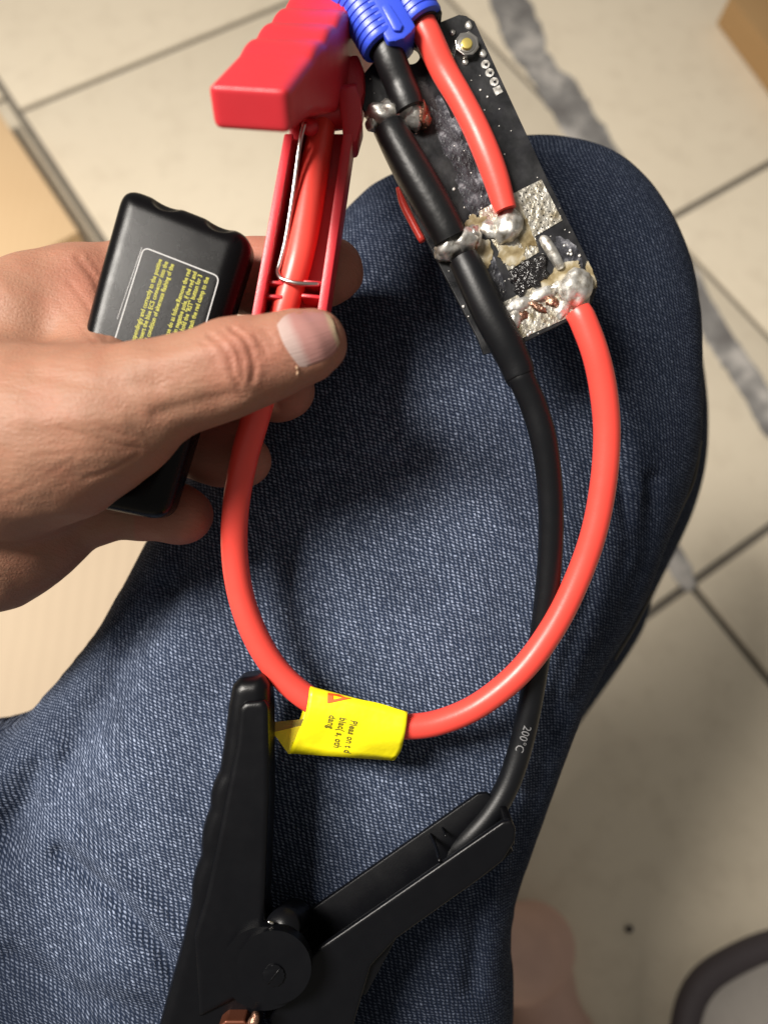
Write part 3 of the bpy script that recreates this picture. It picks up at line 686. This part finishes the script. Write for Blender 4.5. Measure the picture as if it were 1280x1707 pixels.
# pivot lugs and barrel under the upper handle
link('pivot_lug', prism([(562, 150), (592, 140), (602, 165), (604, 200), (594, 236), (574, 238)], .2290, .240, .0008), M['red_plastic'], rc, math.radians(40))
link('pivot_lug', prism([(484, 196), (500, 190), (500, 232), (480, 236)], .2285, .240, .0008), M['red_plastic'], rc, math.radians(40))
bm = bmesh.new(); tube_w(bm, [P(486, 190, .236), P(598, 176, .236)], [.0062, .0062], 28); link('pivot_barrel', bm_mesh(bm), M['red_plastic'], rc, math.radians(40))
link('pivot_disc', prism([(566, 96), (598, 84), (608, 112), (609, 150), (600, 185), (560, 185)], .2365, .250, .002), M['red_plastic'], rc, math.radians(40))
link('handle_knob', blob(517, 212, .2285, 15, 14, 14, 0, .02, 1, 3), M['red_plastic'], rc, True)
link('spring_wire', tube([(508, 205, .226, 3.6), (500, 240, .2265, 3.7), (489, 320, .228, 3.7), (476, 400, .229, 3.8), (466, 440, .229, 3.8), (463, 453, .2285, 3.8), (469, 464, .227, 3.8), (486, 470, .2262, 3.8), (505, 473, .2265, 3.8), (532, 474, .228, 3.8)], 12, 8), M['steel'], rc, True)

# ------------------------------------------------------------------ circuit board
DB = .2400
board_px = [(592, 150), (600, 132), (622, 105), (658, 83), (691, 62), (730, 39), (765, 25), (776, 27), (790, 36), (905, 285), (912, 300), (994, 464), (995, 478), (985, 505), (976, 520), (864, 574), (806, 590), (798, 566), (745, 465), (690, 358), (640, 255)]
cu = bpy.data.curves.new('b', 'CURVE'); cu.dimensions = '2D'; cu.fill_mode = 'BOTH'; cu.extrude = .0008; cu.bevel_depth = .00012
hole = [(685 + 15.5 * math.cos(a), 92 + 15.5 * math.sin(a)) for a in np.linspace(0, 2 * math.pi, 33)[:-1]]
for pl in (board_px, hole):
    sp_ = cu.splines.new('POLY'); sp_.points.add(len(pl) - 1); sp_.use_cyclic_u = True
    for p_, (x, y) in zip(sp_.points, pl): c_ = C(x, y, DB); p_.co = (c_[0], c_[1], 0, 1)
o = bpy.data.objects.new('b', cu); COL.objects.link(o); me = bpy.data.meshes.new_from_object(o.evaluated_get(bpy.context.evaluated_depsgraph_get())); bpy.data.objects.remove(o)
co = np.empty(len(me.vertices) * 3, 'f'); me.vertices.foreach_get('co', co); co = co.reshape(-1, 3); co[:, 2] += -DB - .0009; me.vertices.foreach_set('co', cam2world(co).astype('f').ravel()); me.materials.clear()
board = tag(link('circuit_board', me, M['board']), 'bare black circuit board with lumpy soldered cables lying over the knee', 'circuit board')
def sheet(poly, d, mat, name, th=.00012, parent=board, r=0): return link(name, prism(poly, d - th, d, 0), mat, parent)
def ragged(cx, cy, rx, ry, ang, seed, n=48, amp=.35):
    a0 = math.radians(ang); out = []
    for k in range(n):
        a = 2 * math.pi * k / n; r = 1 + amp * noise.noise(Vector((math.cos(a) * 1.6, math.sin(a) * 1.6, seed))) + amp * .6 * noise.noise(Vector((math.cos(a) * 4, math.sin(a) * 4, seed + 9)))
        x, y = rx * r * math.cos(a), ry * r * math.sin(a); out.append((cx + x * math.cos(a0) - y * math.sin(a0), cy + x * math.sin(a0) + y * math.cos(a0)))
    return out
sheet(ragged(757, 240, 24, 78, -25, 3.3, 60, .5), DB - .00003, M['film'], 'flux_film', .00008)
sheet(ragged(790, 320, 30, 34, -25, 8.3, 60, .5), DB - .00001, M['film'], 'flux_film', .00008)
sheet(ragged(945, 428, 22, 34, -25, 5.1, 60, .3), DB - .00002, M['film'], 'flux_film', .00008)
sheet(ragged(815, 455, 20, 48, -25, 6.1, 60, .3), DB - .00002, M['film'], 'flux_film', .00008)
sheet([(858, 321), (902, 299), (937, 367), (891, 394), (898, 420), (847, 451), (832, 420), (800, 372), (798, 352), (830, 335)], DB - .00016, M['pad'], 'solder_pad')
sheet([(832, 507), (913, 466), (945, 450), (985, 470), (982, 505), (972, 518), (862, 567)], DB - .00016, M['pad'], 'solder_pad')
bm = bmesh.new()
for r in range(9):
    for c_ in range(5):
        x, y = 866 + c_ * 9.6 - .3 * 0 + r * 4.1, 326 - c_ * 5.0 + r * 8.4
        if poly_sdf([(858, 321), (902, 299), (937, 367), (891, 394)], np.array([x]), np.array([y]))[0] < -3: disc(x + random.uniform(-1, 1), y + random.uniform(-1, 1), DB - .0003, 1.5, .0001, 8, bm=bm)
for x, y in ((862, 420), (872, 412), (880, 405), (858, 440), (885, 420), (846, 515), (868, 503), (890, 492), (906, 482), (905, 540), (882, 552)): disc(x, y, DB - .0003, 1.5, .0001, 8, bm=bm)
link('via_holes', bm_mesh(bm), M['resin'], board)
# flux, blobs, resin
for i, (x, y, rx, ry, an) in enumerate(((866, 372, 16, 44, -22), (850, 425, 22, 20, 0), (800, 425, 22, 24, 20), (793, 372, 18, 16, 0), (938, 455, 30, 12, -30), (905, 470, 14, 9, -25), (795, 452, 12, 18, -20), (985, 458, 5, 24, -22))):
    sheet(ragged(x, y, rx, ry, an, i * 2.7 + 1, 40, .45), DB - .00032 - i * .00001, M['flux'], 'flux_residue', .0002)
bs = DB
link('solder_blob', blob(846, 377, bs - .001, 24, 31, 24, -18, .16, 1.7, 4, seed=1), M['solder'], board, True)
link('solder_blob', blob(958, 480, bs - .001, 27, 34, 26, -22, .16, 1.7, 4, seed=2), M['solder'], board, True)
link('solder_blob', blob(818, 384, bs, 20, 14, 10, -30, .3, 2.5, 3, seed=3), M['solder'], board, True)
bm = bmesh.new()
for x, y, rx, ry, rz, an in ((862, 510, 26, 12, 6, 28), (905, 490, 26, 12, 7, 25), (856, 532, 13, 17, 7, 0), (938, 514, 20, 12, 8, 60), (930, 478, 16, 10, 7, 25)):
    blob(x, y, bs, rx, ry, rz, an, .35, 2.5, 3, bm, seed=x)
link('solder_lumps', bm_mesh(bm), M['solder'], board, True)
bm = bmesh.new(); blob(869, 527, bs, 12, 8, 4, 20, .6, 2.5, 3, bm, seed=2); blob(896, 512, bs - .0006, 15, 6, 5, -28, .6, 2.5, 3, bm, seed=5); blob(921, 503, bs - .0006, 12, 8, 4, -28, .6, 2.5, 3, bm, seed=7)
link('copper_strands', bm_mesh(bm), M['copper'], board, True)
bm = bmesh.new()
for i in range(26):
    u_, v_ = random.random(), random.random(); x = 852 + 50 * u_ + 13 * v_; y = 455 - 27 * u_ + 34 * v_
    blob(x, y, bs, random.uniform(6, 12), random.uniform(5, 10), random.uniform(6, 8.5), random.random() * 90, .3, 2, 2, bm, seed=i)
prism([(848, 452), (900, 424), (915, 460), (862, 490)], bs - .0010, bs, .0003, 2, bm)
link('resin_patch', bm_mesh(bm), M['resin'], board, True)
link('metal_shunt', tube([(903, 399, bs - .0002, 5), (907, 401, bs - .0016, 8.5), (917, 416, bs - .0018, 9.5), (926, 432, bs - .0014, 9), (934, 447, bs - .0002, 8)], 14, 6), M['solder'], board, True)
# push button and pads
btn = link('push_button', disc(778, 72, bs - .0028, 21, .0028, 8, .0004, ang=.25), M['steel'], board)
link('button_top', disc(778, 71.5, bs - .0040, 9.5, .0014, 24, .0003), M['gold'], btn, math.radians(40))
link('button_ring', disc(778, 71.8, bs - .0031, 15, .0004, 30, .0001), M['steel'], btn, math.radians(40))
for x, y, rx, ry in ((781, 43, 6, 8), (754, 55, 5, 5), (804, 90, 7, 7), (775, 104, 6, 6)): link('button_pin', blob(x, y, bs, rx, ry, 5, 25, .25, 2, 2, seed=x), M['solder'], board, True)
for x, y in ((809, 107), (816, 121), (823.5, 136)):
    p_ = link('pin_pad', disc(x, y, bs - .00025, 7.2, .0003, 20), M['solder'], board); link('pin_hole', disc(x + 1, y + .5, bs - .0003, 2.8, .0002, 12), M['resin'], p_)
link('pin_pad', prism([(821, 147), (832, 142), (838, 153), (827, 159)], bs - .00025, bs), M['solder'], board)
bm = bmesh.new()
for i in range(190):
    for _ in range(30):
        x, y = random.uniform(590, 990), random.uniform(40, 585)
        if poly_sdf(board_px, np.array([x]), np.array([y]))[0] < -2 and random.random() < (.35 + .65 * ((y > 280) or (x < 700))): break
    r_ = random.choice((1.0, 1.1, 1.3, 1.5, 1.8, 2.4, 3.0)); blob(x, y, bs - .0001, r_, r_ * random.uniform(.8, 1.2), r_ * .8, 0, .3, 2, 1, bm, seed=i)
o = link('solder_specks', bm_mesh(bm), M['white_speck'], board, True); o['kind'] = 'stuff'
link('red_wire', tube([(664, 312, DB + .003, 5), (672, 340, DB + .004, 6.5), (688, 372, DB + .004, 6.5), (704, 402, DB + .003, 6)], 12, 6), M['red_cable'], board, True)

# ------------------------------------------------------------------ blue connector
ue = np.array([-.50, -.866]); we = np.array([.866, -.50]); E0 = np.array([671., 58.]); DE = .2322
bc = tag(empty('power_connector', P(E0[0], E0[1], DE)), 'blue two barrel cable connector with ribbed sides above the circuit board', 'connector')
for sg in (-1, 1):
    ctr = E0 + we * 37 * sg; pts, rad = [], []
    prof_ = [(-2, 33), (0, 37), (4, 38.5)]
    for k in range(8): s_ = 9 + k * 11; prof_ += [(s_ - 1.6, 38.5), (s_, 36.4), (s_ + 2.2, 36.4), (s_ + 3.8, 38.5)]
    prof_ += [(104, 39.5), (230, 39.5)]
    for s_, r_ in prof_: q = ctr + ue * s_; pts.append(P(q[0], q[1], DE)); rad.append(r_ * DE / FPX)
    bm = bmesh.new(); tube_w(bm, pts, rad, 48); link('ribbed_barrel', bm_mesh(bm), M['blue_plastic'], bc, math.radians(35))
    bm = bmesh.new(); q0 = ctr - ue * 3.5; q1 = ctr + ue * 20; tube_w(bm, [P(*q0, DE), P(*q1, DE)], [.0052, .0052], 30); link('rear_seal', bm_mesh(bm), M['shrink'], bc, math.radians(40))
def cw(s_, w_): q = E0 + ue * s_ + we * w_; return (q[0], q[1])
link('centre_web', prism([cw(-3, -15), cw(-6, 0), cw(-3, 15), cw(2, 27), cw(240, 27), cw(240, -27), cw(2, -27)], DE - .0066, DE + .0066, .0008), M['blue_plastic'], bc, math.radians(40))
link('polarity_rib', prism([cw(14, -9), cw(8, 0), cw(14, 9), cw(60, 7), cw(60, -7)], DE - .0076, DE - .0062, .0005), M['blue_plastic'], bc, math.radians(40))
link('rear_collar', prism([cw(-1, 60), cw(-1, 77), cw(60, 77), cw(60, 60)], DE - .002, DE + .004, .0006), M['shrink'], bc, math.radians(40))

# ------------------------------------------------------------------ cables
DCB = .2345
def cable(name, ctrl, mat, label, seg=24, n=10):
    amp_ = .07 if mat is M['shrink'] else .022; ctrl = [(x, y, d, r_ * (1 + amp_ * noise.noise(Vector((x * .05, y * .05, 1))))) for x, y, d, r_ in ctrl]
    return tag(link(name, tube(ctrl, seg, n), mat, None, math.radians(60)), label, 'cable')
cable('red_cable', [(688, 6, DE, 23), (700, 32, DE, 23), (716, 66, DE + .0006, 23), (740, 118, DCB, 22.5), (768, 166, DCB, 22), (792, 212, DCB, 22), (812, 258, DCB, 22), (828, 302, DCB + .0005, 21.5), (842, 350, DCB + .0012, 18.5)], M['red_cable'], 'short red cable between the blue connector and the circuit board')
cable('red_cable', [(962, 518, .2362, 22), (972, 536, .2358, 22.5), (992, 590, .2365, 22.5), (1005, 650, .239, 22.5), (1011, 720, .242, 22), (1006, 800, .245, 22), (990, 885, .248, 21.5), (962, 965, .251, 21.5), (922, 1045, .253, 21.5), (868, 1118, .2545, 21.5), (800, 1174, .2555, 21), (735, 1203, .256, 21), (680, 1211, .256, 21), (620, 1206, .256, 21), (560, 1188, .2558, 21), (505, 1158, .2555, 21.5),
                         (460, 1115, .255, 21.5), (425, 1058, .254, 22), (401, 990, .2525, 22), (391, 915, .250, 22), (394, 840, .2465, 22), (408, 762, .2425, 23), (428, 690, .239, 23.5), (448, 615, .236, 23), (468, 540, .2335, 23), (482, 490, .232, 23), (496, 438, .2315, 24), (508, 380, .2325, 25), (520, 310, .2335, 24), (532, 240, .235, 23), (540, 190, .236, 22)], M['red_cable'], 'long looping red cable from the circuit board to the red clamp')
cable('black_cable', [(620, 30, DE, 26), (638, 68, DE, 26), (652, 104, DE + .0008, 27), (666, 140, DCB, 27), (676, 166, DCB + .0002, 27), (683, 184, DCB + .0004, 26)], M['shrink'], 'short stub of black cable from the blue connector to the upper solder joint')
cable('black_cable', [(650, 214, DCB + .0008, 27), (660, 234, DCB, 29), (690, 288, DCB, 30), (718, 336, DCB, 30), (740, 376, DCB + .0003, 29), (750, 398, DCB + .001, 27)], M['shrink'], 'middle piece of black cable bridging the two solder joints on the board')
tk = cable('black_cable', [(772, 432, .2362, 25), (786, 460, .2355, 27.5), (812, 516, .2352, 28), (836, 560, .236, 28.5), (858, 604, .2375, 27), (866, 626, .238, 25.5), (870, 634, .238, 22.5), (888, 674, .240, 22.3), (905, 730, .2425, 22), (915, 800, .2465, 21.5), (918, 880, .2505, 21), (914, 960, .2545, 20.5), (905, 1040, .2585, 20), (893, 1120, .262, 19.5), (880, 1190, .2645, 19.5), (866, 1250, .266, 19.5), (846, 1308, .266, 19.5), (818, 1356, .2655, 19.5), (782, 1396, .2655, 18.5), (752, 1420, .267, 16.5), (720, 1442, .269, 14)], M['black_cable'], 'long black cable from the circuit board down into the black clamp')
kb = bvh_of(tk)
link('printed_text', conform(text_mesh('200°C', 884, 1224, .25, 108, 20, .95, 'LEFT', 0.0), kb, .00012), M['cable_print'], tk)
# solder joints where the black cable is bared
jt = tag(empty('solder_joint', P(665, 195, DB)), 'bright tinned joint with a copper end near the board top', 'solder joint')
bm = bmesh.new()
for x, y, rx, ry, rz, an in ((634, 194, 27, 17, 25, -25), (652, 190, 24, 20, 30, -30), (680, 187, 25, 20, 32, 20), (690, 194, 20, 22, 28, 0), (622, 206, 14, 12, 12, 40)): blob(x, y, DB - .002, rx, ry, rz, an, .22, 2, 3, bm, seed=x)
link('solder_lumps', bm_mesh(bm), M['solder'], jt, True)
bm = bmesh.new(); blob(701, 186, DB - .0042, 13, 21, 13, 10, .25, 2, 3, bm, 3); blob(706, 198, DB - .003, 13, 15, 14, 10, .25, 2, 3, bm, 8); blob(618, 210, DB - .0012, 9, 8, 9, 10, .3, 2, 2, bm, 5)
link('copper_end', bm_mesh(bm), M['copper'], jt, True)
jt = tag(empty('solder_joint', P(768, 408, DB)), 'dull tinned joint with flux stains at the middle of the board edge', 'solder joint')
bm = bmesh.new()
for x, y, rx, ry, rz, an in ((748, 414, 25, 21, 29, 30), (770, 405, 25, 22, 33, 20), (786, 397, 16, 20, 26, 0), (736, 422, 13, 13, 14, 40)): blob(x, y, DB - .002, rx, ry, rz, an, .26, 2.2, 3, bm, seed=x)
link('solder_lumps', bm_mesh(bm), M['solder'], jt, True)
bm = bmesh.new(); blob(784, 390, DB - .0042, 12, 12, 11, 10, .3, 2, 3, bm, 3); blob(790, 402, DB - .003, 9, 13, 12, 10, .3, 2, 3, bm, 4); blob(733, 420, DB - .0015, 8, 12, 9, 10, .3, 2, 2, bm, 9)
link('copper_end', bm_mesh(bm), M['copper'], jt, True)

# ------------------------------------------------------------------ yellow warning tag folded over the red cable
def front_depth(t_):
    return [.2510, .2506, .2502, .2500, .2505, .2517, .2530, .2544, .2556][int(round(t_ * 8))]
L_ = spline([(516, 1149), (513, 1172), (507, 1198), (495, 1226), (482, 1256)], 2); R2 = spline([(679, 1190), (677, 1210), (673, 1232), (668, 1252), (657, 1268)], 2)
bm = bmesh.new(); rows = []; n_s = 24
for i in range(9):
    r_ = []
    for k in range(n_s + 1):
        s_ = k / n_s; q = L_[i] * (1 - s_) + R2[i] * s_
        if i == 0: q = q + np.array([0, -4 * math.sin(s_ * math.pi) + 3 * math.sin(s_ * 6)])
        dd = front_depth(i / 8) + .0005 * math.sin(s_ * 9 + i * .8) * (i / 8) - .0006 * math.exp(-((s_ - .55 - .03 * i) / .18) ** 2 - ((i - 5) / 1.2) ** 2)
        r_.append(bm.verts.new(P(q[0], q[1], dd)))
    rows.append(r_)
back = []
for i, (yy, dd) in enumerate(((-5, .2530), (-5, .2562), (8, .2602), (45, .2608), (75, .2580), (98, .2562))):
    r_ = []
    for k in range(n_s + 1):
        s_ = k / n_s; top_ = L_[0] * (1 - s_) + R2[0] * s_; bot_ = L_[8] * (1 - s_) + R2[8] * s_
        t_ = yy / 107; q = top_ * (1 - t_) + bot_ * t_; r_.append(bm.verts.new(P(q[0], q[1], dd)))
    back.append(r_)
seq = rows[::-1] + back
for a, b in zip(seq, seq[1:]):
    for k in range(n_s): bm.faces.new((a[k], a[k + 1], b[k + 1], b[k]))
bmesh.ops.recalc_face_normals(bm, faces=bm.faces)
me = bm_mesh(bm); tagroot = tag(empty('warning_tag', P(590, 1210, .256)), 'yellow warning label folded as a flag over the bottom of the red cable', 'label tag')
tf = link('folded_film', me, M['tag'], tagroot, True); md = tf.modifiers.new('thick', 'SOLIDIFY'); md.thickness = .00018; md.offset = -1
tb = bvh_of(tf)
bm = bmesh.new(); vs = [bm.verts.new(P(*q)) for q in ((455, 1221, .2572), (500, 1210, .2580), (520, 1222, .2575), (490, 1256, .2566), (481, 1257, .2560))]; bm.faces.new(vs); me = bm_mesh(bm)
o = link('loose_corner', me, M['tag'], tagroot); o.modifiers.new('thick', 'SOLIDIFY').thickness = .00018
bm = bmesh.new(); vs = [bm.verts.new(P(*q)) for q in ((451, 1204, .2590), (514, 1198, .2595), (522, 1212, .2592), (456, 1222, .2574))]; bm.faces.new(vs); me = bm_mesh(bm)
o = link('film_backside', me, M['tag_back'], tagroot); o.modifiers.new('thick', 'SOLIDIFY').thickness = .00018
for body, x, y, an in (('Pleas on t d', 585, 1198, 102), ('blac( s, oth', 567, 1193, 102), ('dang', 549.5, 1189, 101)):
    link('text_line', conform(text_mesh(body, x, y, .2512, an, 16.5, .80, 'LEFT', 0.0, .00007), tb, .00022), M['dark_print'], tagroot)
pl = [((546, 1156), (586, 1164), (546, 1172)), ((555, 1159.5), (571, 1163), (555, 1166))]
bm = bmesh.new()
for a, b in ((0, 1), (1, 2), (2, 0)):
    o_, i_ = pl
    qs = []
    for tri in range(7):
        t_ = tri / 6; qs.append((np.array(o_[a]) * (1 - t_) + np.array(o_[b]) * t_, np.array(i_[a]) * (1 - t_) + np.array(i_[b]) * t_))
    vv = [(bm.verts.new(P(*p0, .2505)), bm.verts.new(P(*p1, .2505))) for p0, p1 in qs]
    for (a0, a1), (b0, b1) in zip(vv, vv[1:]): bm.faces.new((a0, b0, b1, a1))
link('warning_triangle', conform(bm_mesh(bm), tb, .00035), M['red_print'], tagroot)

# ------------------------------------------------------------------ black clamp lying on the thigh
bk = tag(empty('battery_clamp', P(455, 1620, .262)), 'black plastic battery clamp lying open on the jeans', 'clamp')
hp = [(384, 1146), (398, 1133), (434, 1130), (446, 1146), (449, 1190), (450, 1330), (442, 1530), (452, 1600), (430, 1720), (410, 1900), (220, 1900), (262, 1712), (300, 1575), (314, 1512)]
for x0, y0, x1, y1 in ((314, 1512, 331, 1432), (331, 1432, 346, 1352), (346, 1352, 362, 1290)):
    for k in range(0, 7): t_ = k / 6; hp.append((x0 + (x1 - x0) * t_ - 5.5 * math.sin(math.pi * t_), y0 + (y1 - y0) * t_))
hp += [(371, 1230), (377, 1180)]
DK = .2450
link('handle', soft_prism(hp, DK, .017, .0046, .0007, (), 2), M['black_plastic'], bk, True)
link('thumb_rest', soft_prism([(398, 1180), (408, 1170), (440, 1168), (448, 1182), (449, 1330), (441, 1530), (452, 1640), (330, 1700), (322, 1560), (340, 1500), (358, 1418), (375, 1330), (392, 1245)], DK - .0016, .006, .0016, .0006, (), 2), M['black_plastic'], bk, True)
# second handle: an open channel (near wall, far wall, floor between them)
link('near_wall', soft_prism([(500, 1608), (516, 1592), (838, 1370), (852, 1368), (860, 1382), (858, 1404), (838, 1436), (800, 1466), (660, 1566), (618, 1612), (590, 1707), (560, 1900), (430, 1900), (450, 1700)], .2470, .0028, .0007, .0005, (), 1), M['black_plastic'], bk, True)
link('far_wall', prism([(478, 1560), (520, 1516), (796, 1324), (812, 1322), (848, 1352), (846, 1384), (620, 1560), (580, 1680), (440, 1700)], .2640, .2665, .0006), M['black_plastic'], bk, math.radians(40))
link('channel_floor', prism([(565, 1650), (600, 1590), (850, 1408), (856, 1420), (820, 1452), (660, 1566), (610, 1660)], .2490, .2655, .0006), M['black_plastic'], bk, math.radians(40))
link('end_wall', prism([(842, 1368), (856, 1370), (858, 1410), (846, 1416)], .2490, .2655, .0006), M['black_plastic'], bk, math.radians(40))
for pts in ([(733, 1436, .2480, 3.5), (726, 1412, .256, 3), (716, 1389, .265, 3.5)], [(743, 1394, .259, 2), (735, 1375, .266, 2.5)]):
    link('cable_rib', tube(pts, 8, 5), M['black_plastic'], bk, True)
link('pivot_hub', disc(440, 1615, DK - .0040, 70, .008, 64, .0030), M['black_plastic'], bk, math.radians(50))
cap = link('pivot_cap', disc(457, 1613, DK - .0062, 62, .004, 64, .0009), M['black_plastic'], bk, math.radians(35))
link('rivet', disc(456, 1627, DK - .0068, 19, .001, 36, .0004), M['black_plastic'], cap, math.radians(35))
link('slot_edge', tube([(446, 1641, DK - .0068, 1.4), (468, 1613, DK - .0068, 1.4)], 6, 3), M['steel'] if False else M['black_plastic'], cap, True)
pts = []; c0 = P(478, 1548, .266); axd = VZ
for k in range(0, 120):
    a = k / 120 * 2 * math.pi * 4.2; pts.append(c0 + VX * .0072 * math.cos(a) + VY * .0072 * math.sin(a) + VZ * (.016 * k / 120))
bm = bmesh.new(); tube_w(bm, pts, [.0011] * len(pts), 8); tube([(470, 1545, .2435, 28), (490, 1530, .262, 30)], 30, 3, bm)
link('spring_coil', bm_mesh(bm), M['black_plastic'], bk, True)
bm = bmesh.new(); tube([(447, 1536, .2420, 2.2), (456, 1540, .2420, 2.2)], 8, 4, bm); tube([(450, 1543, .2425, 1.6), (457, 1546, .2425, 1.6)], 8, 4, bm); tube([(452, 1552, .2420, 2.4), (463, 1557, .2420, 2.4)], 8, 4, bm)
link('spring_end', bm_mesh(bm), M['steel'], bk, True)
link('copper_jaw', prism([(364, 1712), (376, 1702), (408, 1702), (420, 1724), (410, 1900), (330, 1900)], DK - .0055, DK + .004, .0005), NT('dark_copper', **{'Base_Color': (.13, .04, .02), 'Metallic': .6, 'Roughness': .45}).m, bk)
link('copper_strap', tube([(427, 1688, DK - .005, 6), (425, 1698, DK - .0062, 8), (420, 1712, DK - .006, 10), (412, 1760, DK - .004, 10)], 14, 6), M['copper'], bk, True)

# ------------------------------------------------------------------ slipper at the corner
sl = tag(empty('slipper', G(1290, 1690, 0)), 'grey cloth slipper with a dark rubber rim near the floor corner', 'slipper')
rim_px = [(1128, 1900), (1134, 1780), (1146, 1690), (1170, 1640), (1215, 1606), (1290, 1574), (1390, 1560), (1500, 1600), (1560, 1720), (1540, 1900)]
sp_ = spline(rim_px + [(1480, 2100), (1300, 2200), (1180, 2120), rim_px[0]], 6)[:-1]
link('sole', block([G(x, y, .026) for x, y in sp_], Vector((0, 0, -.0195)), .003), M['slip_rim'], sl, math.radians(40))
bm = bmesh.new(); tube_w(bm, [G(x, y, .034) for x, y in sp_] + [G(*sp_[0], .034)], [.0125] * (len(sp_) + 1), 12, False); link('rim', bm_mesh(bm), M['slip_rim'], sl, True)
cx, cy = sp_.mean(0); bm = bmesh.new(); rings = []
for k in range(10):
    t_ = k / 9; sc = 1 - .86 * t_
    rings.append([bm.verts.new(G(cx + (x - cx) * sc * .985, cy + (y - cy) * sc * .985, .036 + .026 * math.sin(t_ * math.pi / 2))) for x, y in sp_])
for a, b in zip(rings, rings[1:]):
    for i in range(len(a)): j = (i + 1) % len(a); bm.faces.new((a[i], a[j], b[j], b[i]))
bm.faces.new(rings[-1]); link('upper', bm_mesh(bm), M['slip_cloth'], sl, True)
